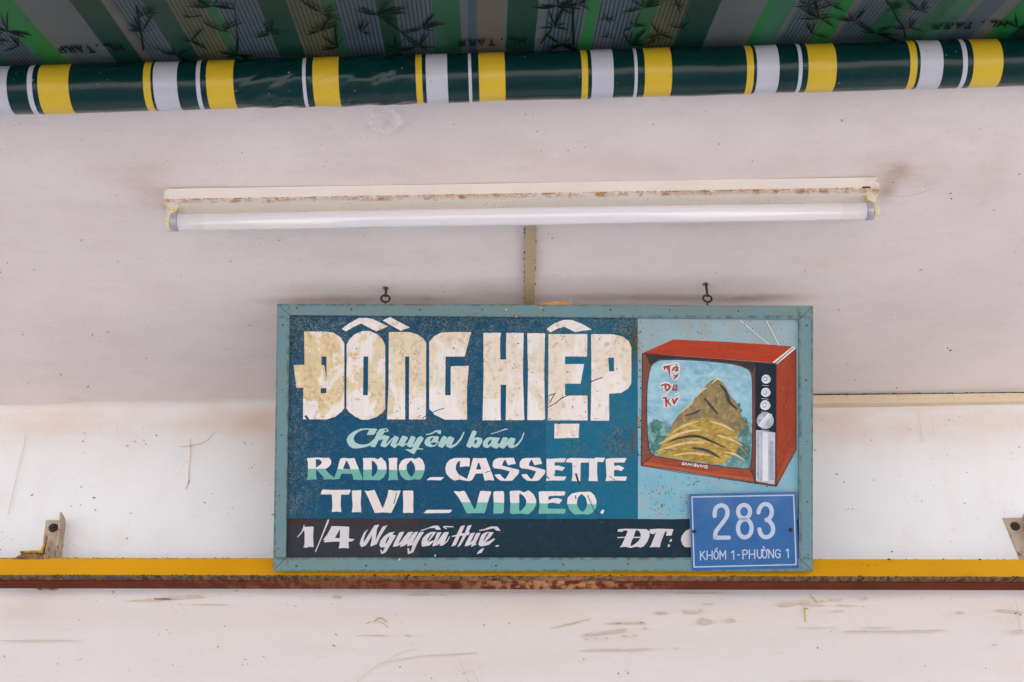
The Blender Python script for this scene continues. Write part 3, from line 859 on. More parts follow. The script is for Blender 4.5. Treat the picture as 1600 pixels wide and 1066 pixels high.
c = m.mix(m.mul(lb, m.step(m.noise(60, 6, 0.7, (1, 1, .5)), 0.45, 0.6), m.step(Z, sv(620), sv(500)), 0.9), c, hexl('8a6b2c'))
c = m.mix(m.mul(m.blob(S(998, 658, BOARD_W)[:], (.006, 1, .02)), 0.9), c, hexl('b07f35'))
m.col(c); m.bump(m.noise(200, 5), 0.2, 0.0008)
PALE = m.m
paint('pale_panel', [[wobble([(996.5, 490), (1252, 495), (1252, 812), (996.8, 812)], 0.3, 12)]], 0.00025, PALE)
# dark strip at the foot
m = M('dark_strip_paint', 0.5, 0.08)
X, Y, Z = m.xyz()
rgt = m.step(X, su(654), su(656))
c = m.mix(rgt, hexl('36383d'), hexl('1e3640'))
c = m.mix(m.mul(m.step(X, su(700), su(930)), 0.6), c, hexl('1c313d'))
c = m.mix(m.mul(m.step(Z, sv(826), sv(811)), m.step(X, su(800), su(655)), m.step(m.noise(20, 6, 0.6, (1, 1, 3)), 0.38, 0.6)), c, hexl('4a2c2c'))
c = m.mix(m.mul(m.step(m.noise(60, 6, .7), 0.5, 0.7), 0.4), c, hexl('3c444c'))
c = m.mix(m.mul(m.step(m.noise(260, 4, .65), 0.68, 0.74), 0.6), c, hexl('8a8f90'))
m.col(c); m.bump(m.noise(200, 5), 0.2, 0.0008)
paint('dark_strip', [[wobble([(443.5, 810.3), (700, 810.6), (1000, 811), (1252, 811.5), (1252, 875), (443.5, 875)], 0.35, 10)]], 0.0005, m.m)

# letters -----------------------------------------------------------
def letter_mat(name, base, ochre, amt, split=None, low='6fb5a5'):
    m = M(name, 0.5, 0.2)
    X, Y, Z = m.xyz()
    c = m.mix(m.step(m.noise(30, 5), 0.35, 0.7), hexl(base), shade(hexl(base), 0.93))
    if split:
        y, slope = split
        zz = m.math('ADD', Z, m.mul(m.math('SUBTRACT', m.noise(60, 3), 0.5), 0.002))
        zz = m.math('SUBTRACT', zz, m.mul(X, slope))
        lo = m.mix(m.step(m.noise(40, 5, .6, None, (1, 1, 1)), 0.35, 0.7), hexl(low), shade(hexl(low), 0.85))
        c = m.mix(m.step(zz, sv(y) + .0006, sv(y) - .0006), c, lo)
    c = m.mix(m.mul(m.step(m.noise(90, 5, .6, (2.2, 1, .35), (1, 1, 1)), 0.52, 0.68), 0.16), c, hexl('a89f98'))
    if amt:
        band = m.mul(m.step(Z, sv(665), sv(590), True), m.step(Z, sv(512), sv(528)))
        g1 = m.noise(17, 7, 0.62, (1.1, 1, 0.8), (2, 0, 5), 0.4)
        pl_ = m.step(m.math('ADD', g1, m.mul(band, 0.13)), 0.56, 0.60)
        leftw = m.math('ADD', 0.38, m.mul(m.step(X, su(740), su(500)), 0.62))
        och = m.mix(m.step(m.noise(60, 6, .7), 0.35, 0.65), hexl(ochre), shade(hexl(ochre), 1.3))
        c = m.mix(m.mul(pl_, leftw, amt), c, och)
        rim = m.mul(m.step(g1, 0.50, 0.545), m.step(g1, 0.60, 0.56))
        c = m.mix(m.mul(rim, m.step(m.noise(110, 6, .7), 0.48, 0.62), 0.5), c, hexl('a8783c'))
        c = m.mix(m.mul(m.step(m.noise(26, 7, .7, (1, 1, 2.2), (7, 0, 1)), 0.60, 0.66), 0.55), c, hexl('c09455'))
        c = m.mix(m.mul(m.step(m.noise(45, 7, .75, (2.2, 1, .8), (3, 0, 9)), 0.60, 0.67), 0.5), c, hexl('b5a894'))
    c = m.mix(m.mul(m.step(m.noise(260, 5, .7), 0.66, 0.72), 0.5), c, hexl('6d6456'))
    m.col(c); m.bump(m.noise(160, 6), 0.25, 0.0006)
    return m.m
BIGM = letter_mat('cream_letter_paint', 'eae3dd', 'c9b688', 0.9)
A_ = (420, 460, 4.4406); B_ = (700, 460, 4.4406)
def letters(g, items, mat, w=0.00075, wob=0.18, ck=0.0, name='letter'):
    for loops_list in items:
        shapes = []
        for loops in loops_list:
            ls = []
            for lp in loops:
                p = tf(g, lp)
                if ck: p = chaikin(p, ck)
                ls.append(wobble(p, wob, 3.0) if wob else p)
            shapes.append(ls)
        paint(name, shapes, w, mat)
letters(A_, [
    # D with bar
    [[[(245, 258), (400, 258), (455, 270), (500, 300), (524, 340), (524, 790), (505, 815), (460, 850), (400, 868), (237, 868), (240, 648), (192, 648), (172, 492), (247, 488)],
      [(365, 432), (400, 432), (401, 592), (385, 492), (365, 490)], [(361, 651), (400, 651), (398, 687), (360, 687)]]],
    # O with its circumflex and grave
    [[[(540, 350), (560, 310), (600, 275), (650, 255), (700, 255), (750, 275), (790, 315), (808, 355), (808, 795), (790, 820), (750, 850), (690, 870), (645, 870), (600, 850), (555, 815), (538, 790)],
      [(657, 432), (690, 432), (687, 700), (654, 700)]],
     [[(505, 240), (560, 200), (625, 165), (680, 163), (730, 175), (828, 223), (745, 258), (642, 203), (590, 225), (535, 258)]],
     [[(790, 182), (840, 158), (980, 230), (915, 253)]]],
    [[[(832, 262), (975, 262), (1030, 278), (1070, 305), (1092, 335), (1090, 868), (973, 868), (974, 432), (946, 432), (946, 868), (820, 868), (832, 600)]]],
    [[[(1405, 262), (1358, 432), (1227, 432), (1223, 700), (1262, 700), (1262, 500), (1388, 496), (1375, 650), (1375, 870), (1220, 870), (1150, 835), (1113, 795), (1113, 330), (1150, 290), (1200, 265), (1240, 262)]]],
], BIGM)
letters(B_, [
    [[[(245, 268), (368, 268), (362, 300), (362, 452), (403, 452), (403, 268), (525, 268), (520, 560), (530, 873), (401, 873), (404, 628), (366, 628), (364, 800), (368, 874), (240, 874), (247, 560)]]],
    [[[(550, 270), (673, 270), (668, 560), (674, 873), (550, 873), (555, 560)]]],
    [[[(697, 276), (967, 276), (965, 432), (812, 432), (812, 484), (944, 484), (920, 620), (812, 620), (812, 702), (967, 702), (969, 875), (692, 875), (697, 560)]],
     [[(685, 240), (740, 200), (800, 178), (860, 178), (930, 205), (998, 245), (880, 262), (808, 225), (760, 238), (710, 265)]],
     [[(738, 898), (910, 898), (908, 996), (738, 1000)]]],
    [[[(993, 276), (1150, 278), (1215, 295), (1255, 325), (1272, 370), (1272, 620), (1250, 655), (1200, 685), (1118, 690), (1118, 877), (990, 877), (995, 560)],
      [(1111, 440), (1152, 440), (1152, 535), (1118, 535)]]],
], BIGM)

SCR = letter_mat('pale_green_script', 'a9ccc9', 'c0c0a0', 0)
C_ = (530, 660, 10); D_ = (670, 660, 10)
letters(C_, [
    [[[(600, 100), (430, 95), (330, 100), (220, 145), (150, 200), (115, 260), (125, 320), (165, 380), (220, 408), (300, 408), (400, 390), (480, 365), (520, 320), (550, 250), (480, 320), (440, 340), (370, 350), (300, 340), (240, 305), (225, 250), (245, 200), (300, 150), (370, 120), (470, 112), (430, 198), (545, 195)]]],
    [[[(622, 105), (720, 92), (700, 165), (650, 265), (620, 270), (560, 392), (480, 380), (540, 280)]], [[(700, 92), (745, 92), (780, 138), (705, 158), (708, 138), (752, 130), (730, 106), (700, 110)]],
     [[(575, 160), (650, 160), (650, 175), (575, 172)]],
     [[(640, 250), (700, 196), (795, 225), (728, 330), (745, 335), (790, 280), (840, 235), (845, 252), (775, 345), (718, 394), (638, 368), (690, 262), (625, 285)]]],
    [[[(862, 203), (940, 240), (878, 350), (925, 322), (965, 240), (998, 202), (1080, 238), (1012, 345), (1045, 322), (1060, 337), (995, 388), (930, 360), (922, 352), (868, 407), (795, 360), (835, 270)]]],
    [[[(1128, 205), (1200, 238), (1145, 352), (1172, 330), (1225, 240), (1268, 212), (1325, 246), (1232, 402), (1312, 412), (1310, 426), (1218, 424), (1172, 498), (1125, 480), (1030, 424), (1040, 418), (1130, 425), (1160, 372), (1105, 396), (1048, 358)]]],
    [[[(1335, 290), (1370, 240), (1430, 216), (1562, 220), (1540, 292), (1565, 300), (1500, 375), (1430, 388), (1365, 372), (1332, 335)],
      [(1420, 325), (1470, 315), (1532, 318), (1490, 358), (1448, 352)], [(1422, 268), (1450, 240), (1478, 236), (1440, 296), (1418, 300)]],
     [[(1350, 185), (1420, 173), (1510, 125), (1590, 120), (1590, 188), (1540, 175), (1525, 147), (1430, 190), (1360, 200)]]],
], SCR, 0.00075, 0.0, 0.12)
letters(D_, [
    [[[(200, 240), (235, 208), (292, 237), (250, 315), (295, 245), (325, 213), (402, 250), (355, 362), (420, 332), (490, 250), (545, 145), (560, 150), (515, 265), (430, 365), (345, 408), (268, 375), (275, 335), (210, 402), (135, 370)]]],
    [[[(685, 120), (755, 145), (708, 250), (760, 230), (835, 250), (835, 310), (790, 385), (740, 405), (690, 385), (665, 372), (650, 405), (580, 375)],
      [(735, 270), (752, 275), (755, 300), (725, 345), (712, 335), (715, 290)]]],
    [[[(850, 300), (900, 245), (960, 228), (1010, 235), (1115, 240), (1068, 330), (1100, 325), (1080, 405), (1045, 410), (985, 385), (972, 368), (925, 400), (870, 395), (842, 360)],
      [(950, 285), (985, 265), (970, 320), (925, 365), (920, 320)]], [[(960, 178), (1060, 150), (1200, 95), (1250, 105), (1160, 128), (1060, 162), (975, 187)]]],
    [[[(1160, 230), (1245, 245), (1190, 345), (1240, 270), (1280, 235), (1360, 255), (1318, 368), (1380, 332), (1440, 262), (1480, 155), (1496, 165), (1455, 285), (1385, 370), (1300, 408), (1240, 385), (1240, 345), (1165, 415), (1085, 380)]]],
], SCR, 0.00075, 0.0, 0.12)

RAD = letter_mat('white_and_mint_paint', 'e6dfdf', 'c0c0a0', 0, (737.2, -0.014), '6cb3a4')
E_ = (470, 705, 7.619)
letters(E_, [
    [[[(68, 85), (130, 80), (190, 76), (300, 82), (335, 77), (362, 112), (360, 155), (330, 190), (290, 215), (355, 285), (395, 312), (402, 340), (350, 335), (265, 340), (275, 320), (230, 265), (185, 215), (180, 270), (192, 340), (130, 338), (68, 345), (82, 310), (85, 130)],
      [(178, 95), (225, 100), (252, 130), (240, 155), (180, 200)]]],
    [[[(470, 90), (510, 80), (580, 88), (640, 82), (660, 140), (735, 320), (730, 345), (620, 340), (625, 320), (610, 270), (485, 270), (470, 300), (463, 330), (395, 338), (402, 310), (435, 220), (455, 140)], [(543, 105), (580, 175), (592, 215), (500, 213)]]],
    [[[(737, 82), (840, 80), (880, 82), (920, 100), (950, 72), (975, 90), (1010, 130), (1022, 180), (1020, 250), (990, 310), (935, 348), (860, 343), (737, 345), (742, 300), (745, 140)], [(845, 110), (880, 130), (910, 175), (915, 220), (895, 270), (845, 310)]]],
    [[[(1042, 85), (1150, 78), (1145, 140), (1148, 270), (1160, 345), (1090, 342), (1035, 350), (1050, 310), (1050, 130)]]],
    [[[(1290, 85), (1320, 80), (1360, 95), (1410, 75), (1450, 105), (1475, 170), (1472, 250), (1440, 320), (1410, 342), (1350, 335), (1290, 348), (1240, 340), (1195, 300), (1168, 230), (1170, 170), (1200, 115), (1240, 90)],
      [(1310, 108), (1345, 150), (1362, 200), (1360, 240), (1335, 290), (1315, 305), (1285, 280), (1260, 220), (1262, 160)]]],
], RAD, 0.00075, 0.15, 0.1)
WHT = letter_mat('white_letter_paint', 'e6dfdf', 'c0c0a0', 0)
F_ = (660, 705, 8.889)
Sshape = [(1060, 95), (1150, 95), (1270, 92), (1300, 180), (1250, 182), (1190, 198), (1150, 115), (1125, 145), (1105, 200), (1200, 225), (1345, 262), (1340, 310), (1250, 410), (1180, 415), (1085, 412), (1030, 370), (1000, 325), (1080, 318), (1110, 360), (1150, 395), (1190, 330), (1215, 280), (1100, 250), (1000, 240), (975, 210), (980, 150), (1010, 110)]
letters(F_, [
    [[[(105, 362), (305, 360), (255, 408), (120, 402), (55, 405)]]],
    [[[(445, 95), (660, 95), (655, 215), (600, 210), (520, 222), (525, 130), (490, 150), (465, 200), (465, 260), (500, 320), (560, 355), (620, 388), (680, 400), (665, 415), (620, 415), (520, 395), (440, 410), (380, 370), (330, 310), (318, 240), (335, 170), (380, 120)]]],
    [[[(705, 95), (800, 100), (885, 95), (920, 190), (960, 290), (1000, 410), (930, 402), (865, 412), (840, 310), (740, 312), (720, 350), (690, 405), (620, 400), (625, 370), (660, 270), (690, 150)], [(780, 150), (800, 190), (818, 255), (745, 255)]]],
    [[Sshape]], [[[(x + 368 - (x - 1160) * 0.03, y) for x, y in Sshape]]],
], WHT, 0.00075, 0.15, 0.1)
G_ = (820, 705, 8.889)
letters(G_, [
    [[[(300, 105), (370, 108), (450, 100), (575, 98), (550, 155), (415, 155), (415, 205), (470, 200), (560, 230), (520, 275), (460, 262), (418, 262), (415, 350), (580, 352), (550, 408), (370, 408), (295, 415), (305, 360)]]],
    [[[(590, 108), (640, 95), (775, 98), (890, 100), (888, 160), (775, 160), (772, 420), (650, 415), (662, 350), (660, 160), (565, 155)]]],
    [[[(893, 100), (960, 105), (980, 90), (1115, 92), (1085, 155), (1040, 150), (1005, 152), (1005, 340), (1015, 418), (885, 415), (893, 350)]]],
    [[[(1122, 110), (1180, 100), (1415, 95), (1385, 160), (1240, 158), (1240, 205), (1310, 198), (1385, 235), (1340, 275), (1290, 262), (1240, 262), (1238, 350), (1420, 355), (1400, 412), (1260, 408), (1120, 418), (1135, 350)]]],
], WHT, 0.00075, 0.15, 0.06)
H_ = (490, 755, 6.957)
letters(H_, [
    [[[(95, 70), (240, 75), (405, 72), (385, 125), (298, 125), (295, 250), (302, 315), (250, 310), (195, 315), (205, 250), (200, 125), (75, 122)]]],
    [[[(415, 82), (520, 75), (512, 200), (518, 318), (465, 315), (415, 318), (425, 250)]]],
    [[[(552, 82), (600, 86), (662, 72), (752, 280), (800, 150), (815, 72), (880, 84), (948, 80), (895, 220), (845, 325), (750, 318), (665, 325), (655, 300), (590, 150)]]],
    [[[(970, 82), (1085, 82), (1082, 240), (1085, 325), (1030, 322), (972, 325), (975, 200)]]],
    [[[(1230, 290), (1510, 290), (1480, 325), (1195, 328)]]],
], letter_mat('white_tan_paint', 'e4dcd6', 'c0c0a0', 0), 0.00075, 0.15, 0.06)
VID = letter_mat('white_over_mint_paint', 'e6dfdf', 'c0c0a0', 0, (786.4, -0.0166), '74bcae')
I_ = (700, 755, 6.154)
letters(I_, [
    [[[(52, 75), (110, 82), (160, 72), (260, 265), (300, 110), (310, 75), (420, 80), (390, 160), (355, 290), (270, 288), (185, 292), (165, 260), (110, 150)]]],
    [[[(435, 80), (540, 75), (538, 290), (435, 295), (440, 200)]]],
    [[[(592, 75), (690, 72), (730, 90), (775, 68), (820, 105), (848, 160), (848, 210), (820, 260), (775, 300), (700, 292), (625, 298), (595, 290), (600, 200)], [(685, 95), (730, 125), (755, 170), (745, 220), (685, 280)]]],
    [[[(870, 80), (960, 78), (1130, 80), (1120, 120), (965, 125), (965, 165), (1010, 145), (1060, 145), (1100, 160), (1070, 202), (1010, 188), (960, 195), (958, 245), (1135, 248), (1120, 295), (1000, 292), (870, 297), (880, 200)]]],
    [[[(1260, 85), (1370, 82), (1410, 120), (1428, 170), (1425, 230), (1390, 285), (1350, 302), (1280, 298), (1215, 302), (1170, 260), (1145, 200), (1150, 140), (1190, 100)], [(1285, 103), (1325, 140), (1340, 200), (1325, 245), (1295, 278), (1255, 245), (1237, 190), (1250, 135)]]],
], VID, 0.00075, 0.15, 0.1)
letters(I_, [[[[(1470, 270), (1490, 252), (1504, 262), (1495, 290), (1475, 297), (1465, 285)]]]], WHT, 0.00075, 0, 0.2, 'full_stop')
SIL = letter_mat('greyish_white_paint', 'd3cfd3', 'c0c0a0', 0)
J_ = (460, 805, 10)
letters(J_, [
    [[[(150, 185), (300, 178), (292, 340), (300, 500), (215, 495), (205, 510), (140, 505), (158, 460), (160, 300)]], [[(145, 150), (158, 155), (150, 230), (100, 300), (50, 350), (42, 345), (110, 260), (140, 190)]]],
    [[[(520, 72), (543, 70), (530, 120), (440, 330), (335, 578), (318, 575), (380, 430), (470, 200)]]],
    [[[(580, 172), (720, 175), (858, 180), (850, 365), (942, 375), (905, 408), (845, 420), (852, 520), (770, 512), (690, 520), (705, 470), (708, 415), (620, 415), (470, 425), (455, 410), (485, 400), (450, 385), (500, 320), (560, 220)], [(713, 215), (710, 360), (632, 358)]]],
    [[[(1160, 210), (1120, 270), (1085, 370), (1080, 430), (1130, 350), (1250, 160), (1325, 148), (1290, 220), (1265, 400), (1320, 280), (1380, 180), (1455, 158), (1420, 210), (1340, 340), (1290, 450), (1200, 490), (1185, 480), (1205, 400), (1215, 310), (1150, 430), (1110, 480), (1045, 500), (1020, 450), (1040, 370), (1090, 270)]]],
    [[[(1570, 258), (1530, 302), (1590, 320), (1540, 400), (1430, 580), (1360, 612), (1338, 542), (1362, 545), (1370, 578), (1388, 560), (1415, 498), (1355, 510), (1325, 470), (1345, 400), (1400, 330), (1480, 275)], [(1492, 320), (1445, 375), (1420, 440), (1438, 440), (1475, 380)]]],
], SIL, 0.00075, 0.0, 0.06)
K_ = (600, 805, 8.42)
letters(K_, [
    [[[(205, 225), (268, 218), (182, 385), (225, 345), (262, 290), (320, 225), (388, 218), (270, 385), (275, 400), (210, 420), (222, 385), (180, 408), (115, 418), (130, 370)]]],
    [[[(400, 225), (450, 218), (365, 382), (395, 340), (470, 220), (528, 222), (450, 345), (385, 490), (315, 515), (308, 438), (328, 435), (336, 482), (355, 470), (378, 392), (302, 412), (310, 372), (270, 400), (262, 395), (310, 330)]]],
    [[[(560, 250), (620, 222), (690, 220), (640, 290), (575, 362), (650, 330), (656, 345), (600, 400), (500, 418), (490, 370), (510, 300)], [(612, 256), (640, 236), (582, 338), (566, 330)]],
     [[(475, 200), (560, 175), (650, 140), (715, 138), (750, 190), (690, 195), (665, 168), (600, 172), (500, 207)]], [[(770, 155), (800, 142), (915, 147), (915, 160), (832, 160), (800, 156), (830, 180), (815, 186)]]],
    [[[(700, 230), (760, 222), (685, 365), (735, 300), (790, 225), (855, 222), (795, 365), (830, 335), (860, 278), (868, 288), (835, 350), (775, 400), (730, 405), (742, 368), (705, 395), (635, 412), (645, 375)]]],
    [[[(1010, 145), (1065, 135), (1020, 240), (1062, 238), (1100, 140), (1155, 130), (1112, 222), (1130, 228), (1112, 262), (1085, 265), (1065, 300), (1005, 400), (965, 425), (985, 380), (1040, 270), (1000, 272), (945, 395), (885, 415), (900, 380), (948, 278), (895, 287), (888, 275), (955, 258)]]],
    [[[(1140, 240), (1200, 228), (1130, 368), (1170, 335), (1215, 238), (1272, 230), (1205, 370), (1215, 388), (1145, 420), (1155, 380), (1110, 405), (1060, 410), (1072, 370)]]],
    [[[(1290, 250), (1350, 222), (1445, 225), (1400, 290), (1322, 360), (1380, 343), (1450, 303), (1462, 315), (1385, 388), (1320, 405), (1270, 412), (1240, 385), (1262, 310)], [(1352, 245), (1385, 234), (1322, 332), (1306, 337)]],
     [[(1250, 198), (1330, 180), (1400, 150), (1490, 150), (1535, 205), (1480, 205), (1440, 173), (1340, 196), (1260, 210)]], [[(1270, 450), (1320, 432), (1285, 495), (1220, 515), (1240, 480)]]],
], SIL, 0.00075, 0.0, 0.06)
letters(K_, [[[[(1465, 405), (1490, 394), (1520, 398), (1500, 415), (1470, 418)]]]], SIL, 0.00075, 0, 0.2, 'full_stop')
L_ = (950, 800, 10.667)
letters(L_, [
    [[[(160, 328), (165, 290), (280, 280), (640, 288), (690, 325), (694, 400), (660, 490), (600, 570), (540, 595), (480, 578), (380, 600), (290, 580), (192, 592), (230, 550), (285, 430), (165, 438), (150, 420), (290, 415), (330, 318), (262, 305), (245, 330)],
      [(465, 300), (520, 320), (545, 370), (546, 414), (425, 415)], [(418, 434), (540, 434), (510, 480), (450, 535), (382, 572), (375, 540)]]],
    [[[(695, 290), (840, 280), (1090, 288), (1060, 395), (965, 395), (980, 332), (950, 330), (880, 510), (865, 590), (780, 585), (690, 590), (720, 550), (800, 340), (770, 365), (740, 372), (695, 350)]]],
    [[[(1420, 275), (1360, 280), (1290, 320), (1230, 400), (1215, 470), (1240, 540), (1280, 585), (1420, 590)]]],
], SIL, 0.00075, 0.1, 0.04)
letters(L_, [[[[(1022, 500), (1040, 457), (1060, 450), (1068, 475), (1047, 502)]], [[(995, 580), (1000, 547), (1020, 535), (1035, 560), (1025, 585)]]]], SIL, 0.00075, 0, 0.2, 'colon')

# scratches through the letters
SCRM = grainy('scratch_dark', hexl('2c3a40'), 0.7)
scr = [([(857, 632), (866, 617)], 1.2), ([(852, 622), (858, 618), (868, 615)], 1.3), ([(855, 637), (867, 631), (878, 622), (888, 618)], 1.5), ([(923, 597), (932, 593), (941, 590)], 1.5), ([(872, 663), (877, 660)], 1.2), ([(675, 645), (684, 641), (694, 638)], 1.2),
       ([(660, 654), (665, 650)], 1.2), ([(900, 741), (902, 748), (905, 756)], 3.0), ([(895, 729), (899, 729)], .8), ([(758, 739), (762, 737), (767, 736)], 1.1), ([(952, 744), (957, 748), (961, 750)], .7),
       ([(918, 774), (923, 785), (928, 797), (935, 805)], 1.2), ([(935, 805), (941, 811)], .7), ([(855, 745), (858, 748)], 1.6), ([(865, 741), (866, 743)], 1.2), ([(899, 775), (900, 779)], 1.8), ([(620, 770), (617, 781), (615, 787)], 1.1), ([(718, 737), (718, 750)], .5),
       ([(478, 651), (481, 655)], 4.0), ([(914, 642), (915, 645)], 1), ([(708, 543), (710, 546)], 1.2)]
o = paint('scratches', [[wobble(stroke_poly(p, q), 0.3, 2)] for p, q in scr], 0.001, SCRM); o['kind'] = 'stuff'
# paint lost from the edges and faces of the big letters
le = []
for k in range(150):
    x, y = rnd.uniform(474, 985), rnd.uniform(518, 657)
    if rnd.random() < .5: y = rnd.choice([519, 656]) + rnd.gauss(0, 1.2)
    r = rnd.uniform(.3, 1.0) * (1.7 if rnd.random() < .08 else 1)
    le.append([blob_poly(x, y, r * rnd.uniform(.8, 2.0), r * .8, rnd.uniform(-90, 90), 7, .4)])
paint('flaked_edges', le, 0.00092, grainy('bared_blue', hexl('1f4a60'), .7))['kind'] = 'stuff'
rs = []
for k in range(170):
    cx_, cy_ = rnd.choice([(537, 590), (540, 640), (598, 640), (612, 655), (634, 650), (655, 652), (664, 655), (733, 525), (728, 560), (700, 572), (852, 521), (880, 526), (728, 603), (690, 600), (995, 530), (996, 545), (998, 660), (992, 690), (936, 530)])
    rs.append([blob_poly(cx_ + rnd.gauss(0, 1.6), cy_ + rnd.gauss(0, 6), rnd.uniform(.3, .9), rnd.uniform(.3, 1.2), 0, 6)])
paint('rust_edges', rs, 0.00096, grainy('edge_rust', hexl('96622e'), .8))['kind'] = 'stuff'
# flaked spots on the board
fl = []
for k in range(90):
    x, y = rnd.uniform(1000, 1076), rnd.gauss(785, 22)
    if not (735 < y < 808): continue
    fl.append([blob_poly(x, y, rnd.uniform(.4, 1.6), rnd.uniform(.4, 1.0), rnd.uniform(-60, 60), 6)])
for k in range(50):
    x, y = rnd.uniform(1000, 1245), rnd.uniform(500, 542)
    if y > 525 and 1030 < x < 1240: continue
    fl.append([blob_poly(x, y, rnd.uniform(.3, 1.3), rnd.uniform(.3, .9), rnd.uniform(-60, 60), 6)])
for k in range(30): fl.append([blob_poly(1000 + rnd.gauss(0, 1.2), rnd.uniform(500, 720), rnd.uniform(.4, 1.4), rnd.uniform(.5, 1.8), 0, 6)])
for k in range(16): fl.append([blob_poly(rnd.uniform(1060, 1200), 745 + rnd.uniform(0, 20), rnd.uniform(.5, 1.8), rnd.uniform(.3, .8), rnd.uniform(-60, 60), 6)])
fl += [[stroke_poly([(1082, 758), (1088, 753), (1094, 751.5)], 1)]]
o = paint('flaked_spots', fl, 0.0006, SCRM); o['kind'] = 'stuff'
fo = []
for k in range(60): fo.append([blob_poly(rnd.choice([1031, 1160, 1176, 1220, 1238, 1000]) + rnd.gauss(0, 4), rnd.choice([518, 534, 530]) + rnd.gauss(0, 1.3), rnd.uniform(.3, .9), .4, 0, 5)])
o = paint('rust_spots', fo, 0.0008, grainy('ochre_rust', hexl('8a6f2a'), .8)); o['kind'] = 'stuff'
wf = [[blob_poly(*q, 0, 7)] for q in ((807, 495, 1.4, 1.0), (624, 874.5, 1.6, 1.4), (680, 868, 1, 1.6), (791, 484, 1.2, .9), (845, 481, 1, 1))]
paint('white_chips', wf, 0.0082, grainy('white_chip', hexl('d8dada'), .6))['kind'] = 'stuff'

# painted television ------------------------------------------------
tv = bpy.data.objects.new('painted_television', None); C.objects.link(tv); tv.parent = sign; tv.empty_display_size = .02
tv['label'] = 'painted red television set with landscape on its screen'
def brushed(name, a, b, c2=None, sx=(1, 1, 1), rough=.42, s1=18):
    m = M(name, rough, 0.14)
    n = m.noise(s1, 6, 0.65, sx, (3, 1, 2)); nn = m.noise(120, 5, .7, sx)
    c = m.mix(m.step(n, 0.36, 0.64), hexl(a), hexl(b))
    if c2: c = m.mix(m.mul(m.step(nn, 0.52, 0.68), 0.6), c, hexl(c2))
    m.col(c); m.bump(nn, 0.2, 0.0006)
    return m.m
TVT = brushed('tv_red', 'b33a1f', '9c3a22', 'b5552f', (1, 1, 5))
TVS = brushed('tv_side_red', '8c3620', '9c3c22', '9a6248', (5, 1, .8))
TVF = brushed('tv_wood', 'a04c32', '8e3f2c', 'b0674c', (1, 1, 5))
TVB = brushed('tv_bezel_brown', '6e4237', '7f4a3b', '8f7a6e', (5, 1, 1))
TVD = brushed('tv_dark', '2b2d31', '3a3432', '4a3a34', (1, 1, 4))
INK = brushed('black_line_paint', '141a20', '1c2228')
NAVY = brushed('tv_panel_navy', '10202c', '14263a')
PG = brushed('pale_grey_paint', 'c9ced6', 'a8b0bc', '6f7c90', (4, 1, 1))
WH = brushed('white_highlight_paint', 'dfe2e4', 'cfd3d8')
def L2(name, pts, wd, mat, w, par=None, sm=False):
    p = smooth_line(pts, 5) if sm else pts
    return paint(name, [[stroke_poly(p, wd)]], w, mat, par or tv)
def P(name, pts, mat, w, ck=0, par=None, wob=.12):
    p = chaikin(pts, ck) if ck else pts
    if wob: p = wobble(p, wob, 3)
    return paint(name, [[p]], w, mat, par or tv)
P('tv_top', [(1004, 552), (1052, 530.6), (1130, 534), (1200, 538.5), (1238, 541.5), (1243, 544), (1212.3, 567.4), (1100, 559)], TVT, .00050)
side = P('tv_side', [(1212.3, 567.6), (1244, 544.5), (1244.4, 696), (1243.5, 703), (1213, 759.5)], TVS, .00050)
P('tv_side_shade', [(1214, 745), (1235, 700), (1244, 695), (1243.5, 703), (1213, 759.5)], TVF, .00062, par=side)
front = P('tv_front', [(1003.8, 552.4), (1212.3, 567.8), (1212.8, 760), (1180, 755), (1001.5, 727.3)], TVB, .00055)
P('tv_bottom_rail', [(1018, 712.5), (1060, 718.5), (1092, 724.5), (1130, 729.5), (1171, 733), (1179, 752), (1002.6, 726.5)], TVF, .0007, par=front)
P('rail_highlight', [(1008, 722), (1060, 730.5), (1130, 741), (1176, 747), (1177, 752), (1120, 744), (1004, 726)], brushed('rail_orange', 'b4583c', 'a85034', 'c07a5c', (1, 1, 6)), .00082, par=front)
P('bezel_shadow', [(1008, 553.6), (1181, 567), (1176, 584), (1172, 578), (1150, 568), (1108, 563.5), (1060, 560.8), (1030, 561), (1016, 571), (1012, 560)], TVD, .0007, par=front)
P('right_bezel_light', [(1176, 582), (1180.5, 570), (1181, 640), (1181, 752), (1174, 735), (1176, 700)], brushed('bezel_red_brown', '7b3f34', '5d3a33', '8a6a5e', (5, 1, 1)), .00072, par=front)
panel = P('control_panel', [(1181, 567), (1212, 569), (1211.8, 676), (1181, 672)], NAVY, .0008)
grill = P('speaker_grille', [(1181.3, 671.8), (1211, 675.5), (1210.6, 757.3), (1181.2, 751.8)], PG, .0008)
P('grille_light', [(1192, 675), (1200, 676), (1200, 752), (1192, 751)], WH, .0009, par=grill)
GD = brushed('grille_blue_grey', '55627a', '6f7c92')
hs = []
for k in range(44):
    y = 675 + k * 1.75
    if y > 748: break
    hs.append([[(1183.5 + rnd.uniform(0, .7), y), (1186 + rnd.uniform(-.6, .8), y + .1), (1186, y + .8), (1183.6, y + .7)]])
    if k > 6: hs.append([[(1202.5 + rnd.uniform(0, .8), y + 2), (1208.5 + rnd.uniform(-1, .8), y + 2.4), (1208.5, y + 3.1), (1202.6, y + 2.7)]])
paint('grille_marks', hs, .00095, GD, grill)['kind'] = 'stuff'
L2('grille_line', [(1189.3, 674), (1189, 751)], .5, GD, .00096, grill)
P('corner_highlight', [(1207, 566.5), (1238, 541.6), (1241.5, 543), (1243, 545), (1213.5, 569.5)], WH, .0008, wob=.2)
P('corner_shade', [(1210.5, 567.5), (1238.5, 543.5), (1240, 544), (1212, 569)], TVF, .0009, wob=.1)
